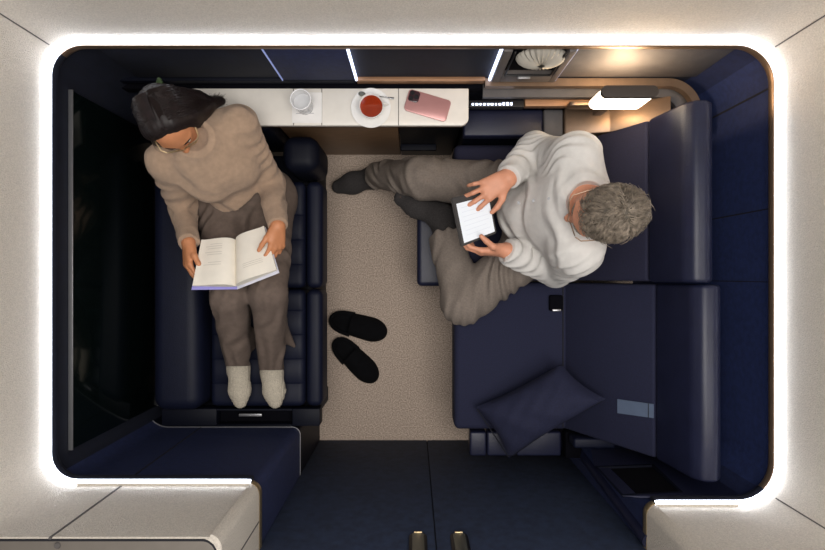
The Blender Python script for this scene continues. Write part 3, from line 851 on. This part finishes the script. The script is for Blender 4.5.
# ================================================================== WOMAN
H = .003
Pw = V3(-.602, .285, .555); Hr = V3(-.692, .262, .550); Hl = V3(-.515, .280, .550)
Kr = V3(*at(229, 297, .735)); Kl = V3(*at(268, 292, .735))
Ar = V3(*at(238.5, 368, .500)); Al = V3(*at(272, 372, .500))
Tr = V3(*at(240.5, 402, .515)); Tl = V3(*at(275.5, 402, .515))
Sr = V3(*at(166, 161, .855)); Sl = V3(*at(239, 125, .855)); Cw = V3(-.632, .375, .775)
Er = V3(*at(184, 206, .625)); Wr = V3(*at(188.5, 243, .765))
El = V3(*at(271, 182, .64)); Wl = V3(*at(278, 226, .790))
NKw = V3(-.640, .412, .895); HDw = V3(*at(170, 121, .985))
lw = nrm(Sl - Sr); lw[2] = 0; lw = nrm(lw); fw_ = np.cross(lw, V3(0, 0, 1))
hf = nrm(V3(.37, -.93, 0)); pt = math.radians(14)
fH = hf * math.cos(pt) - V3(0, 0, 1) * math.sin(pt); uH = hf * math.sin(pt) + V3(0, 0, 1) * math.cos(pt)
lo, hi = (-.95, -.55, .40), (-.36, .60, 1.26)
def torso_w(g, e, fold=None, arms=True):
    g.cone(Pw + V3(0, 0, .02), Cw - V3(0, 0, .08), .112 + e, .106 + e, .03, flat=(fw_, 1.2), fold=fold)
    g.cone(Cw - V3(0, 0, .08), Cw + V3(0, 0, .02), .106 + e, .118 + e, .03, flat=(fw_, 1.22), fold=fold)
    g.cone(Cw + V3(0, 0, .02), (Sr + Sl) / 2, .114 + e, .075 + e, .04, flat=(fw_, 1.2), fold=fold)
    g.cone(Sr, Sl, .045 + e, .045 + e, .05, fold=fold)
    for sg in (-1, 1): g.ell(Cw + fw_ * .062 + lw * sg * .056 + V3(0, 0, .0), (.047 + e, .047 + e, .050 + e), None, .045)
def shank_arm(g, S, E_, W_, r0, r1, r2, k=.03, fold=None, cap=True):
    g.cone(S, E_, r0, r1, k, fold=fold); g.cone(E_, W_, r1, r2, .025, fold=fold, capb=cap)
g = SDF(lo, hi, H)
torso_w(g, -.024); g.cone(Hr, Hl, .092, .092, .03)
for h_, k_, a_, t_ in ((Hr, Kr, Ar, Tr), (Hl, Kl, Al, Tl)):
    g.cone(h_, k_, .070, .050, .03); g.cone(k_, a_, .046, .024, .03)
    g.cone(a_, t_, .024, .014, .02); g.cone(a_, a_ + V3(0, -.02, -.02), .022, .020, .02)
shank_arm(g, Sr, Er, Wr, .042, .034, .022, cap=False); shank_arm(g, Sl, El, Wl, .042, .034, .022, cap=False)
g.cone(NKw - V3(0, 0, .03), HDw - fH * .02 - uH * .05, .044, .038, .03)
Lw, Aw = head(g, HDw, fH, uH, .775)
hand(g, Wr, (.02, -.97, .12), (-.78, .05, .62), True, [(28, 35, 25), (30, 38, 28), (33, 40, 30), (36, 42, 30)], .83,
     thumb=((.75, .55, -.10), (.85, .25, -.35), (.85, .05, -.5)), thick=.95)
hand(g, Wl, (-.05, -.97, .10), (.78, .05, .62), False, [(30, 38, 28), (34, 40, 30), (38, 42, 30), (40, 44, 30)], .80,
     thumb=((.75, .55, -.05), (.85, .35, -.25), (.85, .2, -.4)), thick=.95)
g.plane((0, 0, .456), (0, 0, -1))
woman = g.mesh('person', M['skinw'], None, 1)
tag(woman, 'seated person in a tan sweater and glasses reading an open book', 'person')
face_parts(Lw, Aw, woman, M['whair'], .775)
glasses(Lw, woman, M['gold'], .775)
# sweater
g = SDF(lo, hi, H)
fs = folds(.0035, (.25, -.3, 1), .055, 1.0); fa = folds(.0055, nrm(Er - Sr), .042, 2.0)
torso_w(g, .012, fold=folds(.0045, (.3, -.35, .9), .075, 3.0, 1.3))
ax_ = nrm(Cw - Pw); hem = Pw + ax_ * .088
g.plane(hem, -ax_ + fw_ * .08 + lw * .30)
shank_arm(g, Sr, Er, Wr + nrm(Wr - Er) * -.004, .052, .043, .031, .022, fold=fa)
shank_arm(g, Sl, El, Wl + nrm(Wl - El) * -.004, .052, .043, .031, .022, fold=folds(.0055, nrm(El - Sl), .042, 5.0))
for E_, W_ in ((Er, Wr), (El, Wl)):
    dd = nrm(W_ - E_); g.cone(W_ - dd * .045, W_ - dd * .002, .034, .030, .006, capb=True)
g.cone(NKw - V3(0, 0, .035), NKw + V3(.005, -.012, .045), .060, .053, .03, capb=True)
g.ell(NKw + V3(.005, -.012, .075), (.047, .047, .045), None, .004, 'sub')
sw = g.mesh('sweater', M['sweater'], woman)
# trousers
g = SDF(lo, hi, H)
ft = folds(.0045, (1, .35, .5), .07, 4.0)
g.cone(Hr, Hl + V3(-.012, 0, 0), .104, .100, .03, fold=ft)
g.cone(Pw, Pw + ax_ * .090, .110, .101, .03, flat=(fw_, 1.18), fold=ft, capb=True)
for h_, k_, a_, sx in ((Hr, Kr, Ar, -1), (Hl, Kl, Al, 1)):
    fl_ = folds(.0045, nrm(k_ - h_) + V3(.6, 0, .2), .06, 6.0 + sx)
    g.cone(h_, k_, .086, .060, .03, fold=fl_)
    g.cone(k_, a_ + V3(0, -.004, 0), .059, .042, .012, fold=folds(.004, nrm(a_ - k_) * .3 + V3(1, 0, 0), .05, 8.0 + sx))
    g.cone(k_ + V3(0, -.03, -.10), a_ + V3(0, .06, .0), .044, .040, .015)
# the wide hem of the left leg hangs out to the side
wl = V3(*at(294, 346, .472)); g.cone(Kl * .5 + Al * .5 + V3(.0, .03, -.05), wl, .046, .007, .02, flat=((0, 0, 1), 1.6))
g.cone(V3(*at(247, 335, .50)), V3(*at(251, 345, .47)), .035, .020, .03)
for a_, k_ in ((Ar, Kr), (Al, Kl)):
    dd = nrm(a_ - k_)
    g.plane(a_ - dd * .012 + V3(0, .0, 0), V3(0, -1, .15), a_ - V3(.062, .12, .1), a_ + V3(.062, .06, .12))
g.plane((0, 0, .452), (0, 0, -1))
g.mesh('trousers', M['wpants'], woman)
for a_, t_ in ((Ar, Tr), (Al, Tl)):
    g = SDF(np.minimum(a_, t_) - .1, np.maximum(a_, t_) + .1, .0028)
    kn = Kr if a_ is Ar else Kl
    up = nrm(kn - a_)
    ribf = lambda p, t: (.0014 * np.sin(p[0] * 900)).astype(np.float32) * np.ones_like(p[1] + p[2])
    g.cone(a_ + up * .05, a_, .030, .032, .02, fold=ribf); g.cone(a_, a_ + V3(0, -.022, -.012), .032, .028, .03)
    mid = a_ * .35 + t_ * .65
    g.cone(a_, mid, .032, .035, .03, flat=((0, .3, 1), 1.15), fold=ribf); g.cone(mid, t_, .035, .023, .03, flat=((0, .3, 1), 1.2), fold=ribf)
    g.plane((0, 0, .4525), (0, 0, -1))
    g.mesh('sock', M['wsock'], woman)
# hair
hl, hlf, hlu = Aw
def Wl_(x, y, z): return np.array(Lw(x, y, z))
g = SDF(HDw - .26, HDw + .26, .003)
flowf = lambda p, t: (.0004 * np.sin((p[0] * hl[0] + p[1] * hl[1] + p[2] * hl[2]) * 420 + 2 * np.sin(p[1] * 40 + p[0] * 30))).astype(np.float32)
q_ = .785
g.ell(Wl_(0, -.018, .034), (.081 * q_, .094 * q_, .086 * q_), Aw, .02, fold=flowf)
for sx in (-1, 1):
    g.cone(Wl_(sx * .030, .020, .088), Wl_(sx * .073, .018, .020), .016, .016, .03, fold=flowf)
    g.cone(Wl_(sx * .076, .005, .020), Wl_(sx * .084, -.015, -.070), .017, .020, .03, fold=flowf)
    g.cone(Wl_(sx * .058, -.045, .02), Wl_(sx * .062, -.055, -.09), .025, .025, .035, fold=flowf)
g.cone(Wl_(0, -.062, .02), Wl_(0, -.068, -.09), .040, .038, .04, fold=flowf)
lk = V3(*at(203, 107, .93)); lk2 = V3(*at(222, 101, .865))
g.cone(Wl_(.066, -.012, -.03), lk, .036, .026, .03, fold=flowf); g.cone(Wl_(.072, .012, -.02), V3(*at(196, 120, .94)), .022, .022, .03, fold=flowf); g.cone(Wl_(.0, -.07, .02), V3(*at(196, 101, .93)), .042, .030, .03, fold=flowf); g.cone(lk, lk2, .026, .004, .02); g.cone(Wl_(.03, -.045, -.05), lk2, .036, .004, .03)
g.ell(Wl_(0, .108, -.022), (.060, .072, .095), Aw, .010, 'sub')
wh = g.mesh('hair', M['whair'], woman)
rs = []
for i in range(2200):
    sx = random.choice((-1, 1)); y0 = random.uniform(-.10, .036); w0 = random.gauss(0, 1)
    path = []
    for j in range(9):
        t = j / 8; a = t * 1.95
        X = sx * (.004 + (.083 + .003 * w0) * math.sin(a)); Z = .034 + .088 * math.cos(a * .95) + (-.05 * max(0, t - .75))
        yc = -.022 + (y0 + .022) * (1 - .35 * t) - .035 * t
        s_ = math.sqrt(max(0, 1 - ((y0 + .022) / .104) ** 2)) if t < .5 else max(.6, math.sqrt(max(0, 1 - ((y0 + .022) / .104) ** 2)))
        path.append(Wl_(X * (.35 + .65 * s_), yc, .036 + (Z - .036) * (.3 + .7 * s_)))
    rs.append(path)
def bez(a, b, c, n=9): return [a * (1 - t) ** 2 + 2 * b * t * (1 - t) + c * t * t for t in [i / (n - 1) for i in range(n)]]
for i in range(900):                     # locks swept back over the left shoulder
    r1, r2, r3 = random.random(), random.gauss(0, 1), random.gauss(0, 1)
    a = Wl_(.002 + .03 * r1, -.085 + .10 * random.random(), .112 + .008 * r1)
    e = lk2 + V3(.012 * r2 - .01, .010 * r3, .012 * random.random()) + (lk - lk2) * max(0, random.gauss(.15, .3))
    rs.append(bez(a, Wl_(.085 + .02 * r1, -.03 + .035 * r3, .075 + .02 * r1), e))
for i in range(700):                     # locks that frame the face on both sides
    sx = random.choice((-1, -1, 1)); r1, r3 = random.random(), random.gauss(0, 1)
    a = Wl_(sx * .004, -.03 + .07 * random.random(), .116)
    rs.append(bez(a, Wl_(sx * (.098 + .012 * r1), .005 + .022 * r3, .085), Wl_(sx * (.088 + .012 * r1), .004 + .024 * r3, -.075 - .03 * r1)))
strands('hair_strands', rs, M['whair2'], wh, .0013)
cl = bmesh.new(); c_ = Vector(Wl_(.035, -.128, .03))
merge(cl, prism([(c_.x - .013, c_.y - .012), (c_.x + .013, c_.y - .012), (c_.x + .003, c_.y + .013), (c_.x - .003, c_.y + .013)], 'z', c_.z - .008, c_.z + .006, .003, 2))
obj('hair_clip', cl, M['green'], wh)

# ------------------------------------------------------------------ open book
bl = dict(nl=at(201, 240, .745), nr=at(264, 226, .765), fl=at(190, 288, .845), fr=at(278, 271, .845), ns=at(236, 240, .725), fs=at(236, 288, .815))
bk = thing('open_book', 'open paperback book with cream pages held on the lap', 'book', tuple((bl['ns'] + bl['fs']) / 2))
def page_side(spine_n, spine_f, out_n, out_f, sgn):
    bm = bmesh.new(); n, m_ = 16, 10; topg = []; botg = []
    upv = Vector((0, .25, .97)).normalized()
    for j in range(m_ + 1):
        v = j / m_; s_ = spine_n.lerp(spine_f, v); o_ = out_n.lerp(out_f, v); row = []; rb = []
        for i in range(n + 1):
            u = i / n; p = s_.lerp(o_, u)
            arch = .020 * math.sin(math.pi * min(1, u * 1.15) ** .55) + .004 * (1 - u)
            row.append(bm.verts.new(p + upv * (arch + .003 - (.003 * (1 - u) ** 6)))); rb.append(bm.verts.new(p - upv * (.008 * min(1, u * 6))))
        topg.append(row); botg.append(rb)
    for G in (topg, botg):
        for j in range(m_):
            for i in range(n): bm.faces.new([G[j][i], G[j][i + 1], G[j + 1][i + 1], G[j + 1][i]])
    for i in range(n):
        bm.faces.new([topg[0][i], topg[0][i + 1], botg[0][i + 1], botg[0][i]]); bm.faces.new([topg[m_][i], topg[m_][i + 1], botg[m_][i + 1], botg[m_][i]])
    for j in range(m_): bm.faces.new([topg[j][n], topg[j + 1][n], botg[j + 1][n], botg[j][n]])
    return bm, topg
for sgn, on, of in ((-1, bl['nl'], bl['fl']), (1, bl['nr'], bl['fr'])):
    if sgn < 0: on2, of2 = on.lerp(bl['ns'], .02) , of.lerp(bl['fs'], .05).lerp(on, .045)
    else: on2, of2 = on, of.lerp(bl['fs'], .02).lerp(on, .035)
    bm, tg_ = page_side(bl['ns'], bl['fs'].lerp(bl['ns'], .03), on2, of2, sgn)
    coords = [[v.co.copy() for v in r] for r in tg_]
    rows = (1.2, 1.7, 2.2, 3.0, 3.5, 5.2, 5.7) if sgn < 0 else (6.6, 7.0, 7.4)
    for r_ in rows:
        i0, i1 = (5, 14 - int(r_ * 3) % 4) if sgn < 0 else (4, 12)
        for i in range(i0, i1):
            j = int(r_); fr = r_ - j
            def pp(ii, ff): return coords[j][ii].lerp(coords[j + 1][ii], ff) + Vector((0, 0, .0012))
            f_ = bm.faces.new([bm.verts.new(q) for q in (pp(i, fr), pp(i + 1, fr), pp(i + 1, fr + .10), pp(i, fr + .10))]); f_.material_index = 1
    pg = obj('page_block', bm, M['paper'], bk); pg.data.materials.append(M['faint'])
# cover boards below the pages
for sgn, on, of in ((-1, bl['nl'], bl['fl']), (1, bl['nr'], bl['fr'])):
    bm = bmesh.new(); dn = Vector((0, -.003, -.012))
    q = [bl['ns'] + dn, on + (on - bl['ns']) * .02 + dn, of + (of - on) * .02 + dn, bl['fs'] + (bl['fs'] - bl['ns']) * .01 + dn]
    a_ = [bm.verts.new(p) for p in q]; b_ = [bm.verts.new(p + Vector((0, 0, -.003))) for p in q]
    bm.faces.new(a_); bm.faces.new(b_[::-1])
    for i in range(4): bm.faces.new([a_[i], a_[(i + 1) % 4], b_[(i + 1) % 4], b_[i]])
    obj('cover', bm, M['lavender'] if sgn < 0 else M['coverwhite'], bk, False)

# ================================================================== MAN
Pm = V3(.455, .215, .565); mHr = V3(.452, .305, .552); mHl = V3(.462, .125, .555)
mKr = V3(.035, .362, .50); mAr = V3(-.165, .436, .105); mTr = V3(-.335, .402, .045)
mKl = V3(*at(463, 303, .515)); mAl = V3(*at(441, 216, .425)); mTl = V3(*at(402, 198.5, .40))
mSr = V3(.485, .346, .93); mSl = V3(.488, .068, .93); Cm = V3(.478, .205, .82)
mEr = V3(*at(533, 150, .69)); mWr = V3(*at(508, 178, .830))
mEl = V3(*at(556, 272, .67)); mWl = V3(*at(506, 250.5, .774))
NKm = V3(.496, .200, .97); HDm = V3(*at(605, 212.5, 1.075))
fm = V3(-1, 0, 0); lm = V3(0, -1, 0)
hfm = nrm(V3(-.985, -.17, 0)); ptm = math.radians(16)
fHm = hfm * math.cos(ptm) - V3(0, 0, 1) * math.sin(ptm); uHm = hfm * math.sin(ptm) + V3(0, -.22, 1) * math.cos(ptm)
lo, hi = (-.43, -.22, .0), (.72, .56, 1.32)
def torso_m(g, e, fold=None):
    g.cone(Pm + V3(0, 0, .02), Cm - V3(.01, 0, .10), .112 + e, .110 + e, .03, flat=(fm, .95), fold=fold)
    g.cone(Cm - V3(.01, 0, .10), Cm, .110 + e, .130 + e, .04, flat=(fm, 1.1), fold=fold)
    g.cone(Cm, (mSr + mSl) / 2 - V3(0, 0, .01), .128 + e, .095 + e, .06, flat=(fm, 1.15), fold=fold)
    g.cone(mSr, mSl, .052 + e, .052 + e, .08, fold=fold)
    g.ell(Pm + V3(-.06, 0, .12), (.10 + e, .090 + e, .11 + e), None, .05, fold=fold)
g = SDF(lo, hi, H)
torso_m(g, -.006); g.cone(mHr, mHl, .095, .095, .03)
for h_, k_, a_, t_ in ((mHr, mKr, mAr, mTr), (mHl, mKl, mAl, mTl)):
    g.cone(h_, k_, .080, .054, .03); g.cone(k_, a_, .052, .034, .03); g.cone(a_, t_, .034, .026, .02)
shank_arm(g, mSr, mEr, mWr, .050, .042, .027, cap=False); shank_arm(g, mSl, mEl, mWl, .050, .042, .027, cap=False)
g.cone(NKm - V3(0, 0, .05), HDm - fHm * .025 - uHm * .05, .062, .058, .03)
Lm, Am = head(g, HDm, fHm, uHm, .86, True)
hand(g, mWr, (-.86, -.50, -.05), (-.05, -.12, .99), True, [(14, 24, 18), (8, 26, 18), (10, 30, 22), (12, 38, 28)], .93, spread=2.3,
     thumb=((.62, .70, .02), (.86, .48, -.10), (.95, .25, -.2)))
hand(g, mWl, (-.99, -.04, -.02), (.0, -.95, .08), False, [(18, 30, 22), (20, 32, 24), (24, 34, 24), (28, 36, 24)], .93,
     thumb=((.66, .74, -.05), (.78, .45, -.60), (.80, .12, -.80)))
g.plane((0, 0, .456), (0, 0, -1), (.17, .0, .30), (.72, .55, .62))
man = g.mesh('person', M['skinm'], None, 1)
tag(man, 'seated person with grey hair in a pale grey shirt reading a tablet', 'person')
face_parts(Lm, Am, man, M['mhair'], .86)
glasses(Lm, man, M['bronze'], .86, .020)
# shirt
g = SDF(lo, hi, H)
torso_m(g, .008, fold=folds(.0065, (.55, .25, .7), .085, 1.5, 1.5))
far = folds(.0075, nrm(mWr - mEr) + V3(.2, 0, 0), .038, 3.3); fal = folds(.0075, nrm(mWl - mEl) + V3(.2, .2, 0), .038, 7.7)
cu1 = mWr - nrm(mWr - mEr) * .006; cu2 = mWl - nrm(mWl - mEl) * .006
shank_arm(g, mSr, mEr, cu1, .058, .049, .037, .05, fold=far); shank_arm(g, mSl, mEl, cu2, .058, .049, .037, .05, fold=fal)
for E_, W_ in ((mEr, cu1), (mEl, cu2)):
    dd = nrm(W_ - E_); g.cone(W_ - dd * .05, W_, .043, .038, .010, capb=True)
g.plane(Pm + V3(-.0, 0, .035), (-.35, 0, -1), (.22, .02, .42), (.70, .44, .70))
g.cone(NKm - V3(0, 0, .06), NKm + V3(-.010, 0, .028), .076, .066, .03, capb=True)
g.ell(NKm + V3(-.010, 0, .062), (.060, .060, .050), None, .004, 'sub')
shirt = g.mesh('shirt', M['shirt'], man)
for i in range(3):
    bc = Cm + V3(-.155 + .035 * i, .015, .055 + .045 * i)
    b_ = lathe([(0, .002), (.004, .002), (.005, 0), (0, -.001)], (0, 0, 0), 12)
    b_.transform(Matrix.Translation(Vector(bc)) @ Matrix.Rotation(math.radians(-40), 4, 'Y')); obj('button', b_, M['printgrey'], shirt)
# trousers
g = SDF(lo, hi, H)
g.cone(mHr, mHl, .112, .112, .03); g.cone(Pm, Pm + V3(0, 0, .06), .148, .148, .03, flat=(fm, 1.1), capb=True)
g.cone(mHr, mKr, .100, .074, .04, fold=folds(.006, (1, .5, .2), .07, 2.0))
g.cone(mKr, mAr + V3(.008, 0, .05), .074, .056, .03, fold=folds(.006, (.5, 1, .3), .05, 4.0), capb=True)
g.cone(mHl, mKl, .098, .075, .04, fold=folds(.007, (1, -.2, .3), .045, 9.0))
mid = mKl.copy(); hemL = mAl + (mKl - mAl) * .22
g.cone(mid, hemL, .075, .063, .03, fold=folds(.006, (1, -.2, .3), .05, 11.0), capb=True)
g.plane((0, 0, .4525), (0, 0, -1), (.157, -.022, .40), (.72, .5, .60))
g.mesh('trousers', M['mpants'], man)
for a_, t_, kn, z0 in ((mAr, mTr, mKr, .002), (mAl, mTl, mKl, .354)):
    g = SDF(np.minimum(a_, t_) - .14, np.maximum(a_, t_) + .14, .0028)
    up = nrm(kn - a_); ribf = lambda p, t: (.0012 * np.sin((p[0] + p[1] * .7) * 700)).astype(np.float32) * np.ones_like(p[2])
    g.cone(a_ + up * .11, a_, .052, .044, .02, fold=ribf); g.cone(a_, a_ - nrm(t_ - a_) * .035 + V3(0, 0, -.03), .042, .034, .03)
    md = a_ * .38 + t_ * .62
    g.cone(a_, md, .044, .045, .03, flat=((0, 0, 1), 1.15), fold=ribf); g.cone(md, t_, .045, .032, .03, flat=((0, 0, 1), 1.25), fold=ribf)
    g.plane((0, 0, z0), (0, 0, -1))
    g.mesh('sock', M['msock'], man)
# short hair
def Wm_(x, y, z): return np.array(Lm(x, y, z))
g = SDF(HDm - .2, HDm + .2, .003)
tuft = lambda p, t: (.004 * np.sin(p[0] * 130 + 2 * np.sin(p[1] * 60)) * np.sin(p[1] * 110 + 2 * np.sin(p[2] * 70)) * np.sin(p[2] * 95 + p[0] * 40)).astype(np.float32)
g.ell(Wm_(0, -.020, .042), (.065, .081, .071), Am, .02, fold=tuft)
g.cone(Wm_(0, -.06, .0), Wm_(0, -.066, -.045), .042, .030, .03, fold=tuft)
for sx in (-1, 1): g.cone(Wm_(sx * .055, -.02, .03), Wm_(sx * .062, -.02, -.012), .024, .014, .02)
g.ell(Wm_(0, .110, -.020), (.062, .066, .092), Am, .012, 'sub')
for sx in (-1, 1): g.ell(Wm_(sx * .085, .008, -.012), (.016, .030, .034), Am, .004, 'sub')
mh = g.mesh('hair', M['mhair'], man)
rs = []
for i in range(3400):
    th = random.uniform(0, 2 * math.pi); zz = random.uniform(-.45, 1)
    rr = math.sqrt(1 - zz * zz); nn = np.array((rr * math.cos(th), rr * math.sin(th), zz))
    p0 = np.array((0, -.020, .042)) + nn * np.array((.073, .091, .080))
    if p0[1] > .055 and p0[2] < .075: continue
    if p0[2] < .015 and p0[1] > -.03: continue
    # hair swept forward and to the side from the crown
    dirv = np.array((.35 * math.sin(p0[0] * 40 + 1) + random.gauss(0, .35) + nn[0] * .5, .75 + random.gauss(0, .3), random.gauss(0, .2) - .25))
    if nn[1] < -.35 or zz < .15: dirv = np.array((random.gauss(0, .25), -.1 + random.gauss(0, .2), -1))
    dirv -= nn * np.dot(dirv, nn); dirv = dirv / (np.linalg.norm(dirv) + 1e-6)
    L_ = random.uniform(.025, .055); path = []
    bend = random.gauss(0, .3); sd = np.cross(nn, dirv)
    for j in range(5):
        t = j / 4
        q = p0 + dirv * L_ * t + nn * (.004 + .012 * math.sin(t * 2.2) - .010 * t * t) + sd * bend * L_ * t * t
        path.append(Wm_(*q))
    rs.append(path)
strands('hair_strands', rs, M['mhair2'], mh, .0016)

# ------------------------------------------------------------------ e-reader
er = thing('tablet_reader', 'small dark framed tablet with a bright white page held by the man', 'tablet', tuple(at(474, 220, .82)))
def slab(q, a, b, m, nm, par, inset=(0, 0, 0, 0)):
    TL, TR, BR, BL = q
    nn = ((TR - TL).cross(BL - TL)).normalized()
    if nn.z < 0: nn = -nn
    def uv(u, v): return TL.lerp(TR, u).lerp(BL.lerp(BR, u), v)
    l_, r_, t_, b_ = inset
    pts = [uv(l_, t_), uv(1 - r_, t_), uv(1 - r_, 1 - b_), uv(l_, 1 - b_)]
    bm = bmesh.new(); A_ = [bm.verts.new(p + nn * a) for p in pts]; B_ = [bm.verts.new(p + nn * b) for p in pts]
    bm.faces.new(A_); bm.faces.new(B_[::-1])
    for i in range(4): bm.faces.new([A_[i], A_[(i + 1) % 4], B_[(i + 1) % 4], B_[i]])
    bmesh.ops.recalc_face_normals(bm, faces=bm.faces[:])
    bmesh.ops.bevel(bm, geom=bm.edges[:], offset=min(.0035, abs(a - b) * .35), segments=2, affect='EDGES')
    return obj(nm, bm, M[m], par), uv, nn
q = (at(451, 198, .818), at(489, 189, .795), at(497, 233, .795), at(461, 247, .818))
body_, uv, nn = slab(q, 0, -.010, 'ecase', 'case', er)
scr_, _, _ = slab(q, .0012, -.001, 'escreen', 'display', er, (.10, .05, .14, .05))
tl = bmesh.new(); tl.from_mesh(scr_.data)
for i in range(7):
    v = .24 + i * .095
    f_ = tl.faces.new([tl.verts.new(uv(a_, b_) + nn * .0016) for a_, b_ in ((.2, v), (.86 - .1 * (i % 3 == 2), v), (.86 - .1 * (i % 3 == 2), v + .012), (.2, v + .012))]); f_.material_index = 1
tl.transform(Matrix.Identity(4)); tl.to_mesh(scr_.data); tl.free(); scr_.data.materials.append(M['faintscr'])

# ------------------------------------------------------------------ camera, light
cam = bpy.data.cameras.new('camera'); cam.lens = 24; cam.sensor_width = 36; cam.clip_start = .02
co = bpy.data.objects.new('camera', cam); COL.objects.link(co); co.location = (0, 0, CAMZ); scene.camera = co

def area(name, loc, rot, size, size_y, power, col):
    l = bpy.data.lights.new(name, 'AREA'); l.shape = 'RECTANGLE'; l.size = size; l.size_y = size_y; l.energy = power; l.color = col
    o = bpy.data.objects.new(name, l); COL.objects.link(o); o.location = loc; o.rotation_euler = rot; return o
area('overhead_light', (.15, -.15, 3.1), (0, 0, 0), 1.6, 1.1, 48, (1, .955, .90))
area('side_light', (.9, -.9, 2.7), (math.radians(-25), math.radians(25), 0), .7, .7, 12, (1, .96, .92))
pl_ = bpy.data.lights.new('lamp_light', 'POINT'); pl_.energy = 3.0; pl_.color = (1, .70, .40); pl_.shadow_soft_size = .04
po = bpy.data.objects.new('lamp_light', pl_); COL.objects.link(po); po.location = (.64, .566, .865)
w = bpy.data.worlds.new('world'); scene.world = w; w.use_nodes = True
w.node_tree.nodes['Background'].inputs['Color'].default_value = (.9, .93, 1, 1)
w.node_tree.nodes['Background'].inputs['Strength'].default_value = .22
scene.view_settings.view_transform = 'Standard'
scene.view_settings.look = 'None'
scene.view_settings.exposure = 0
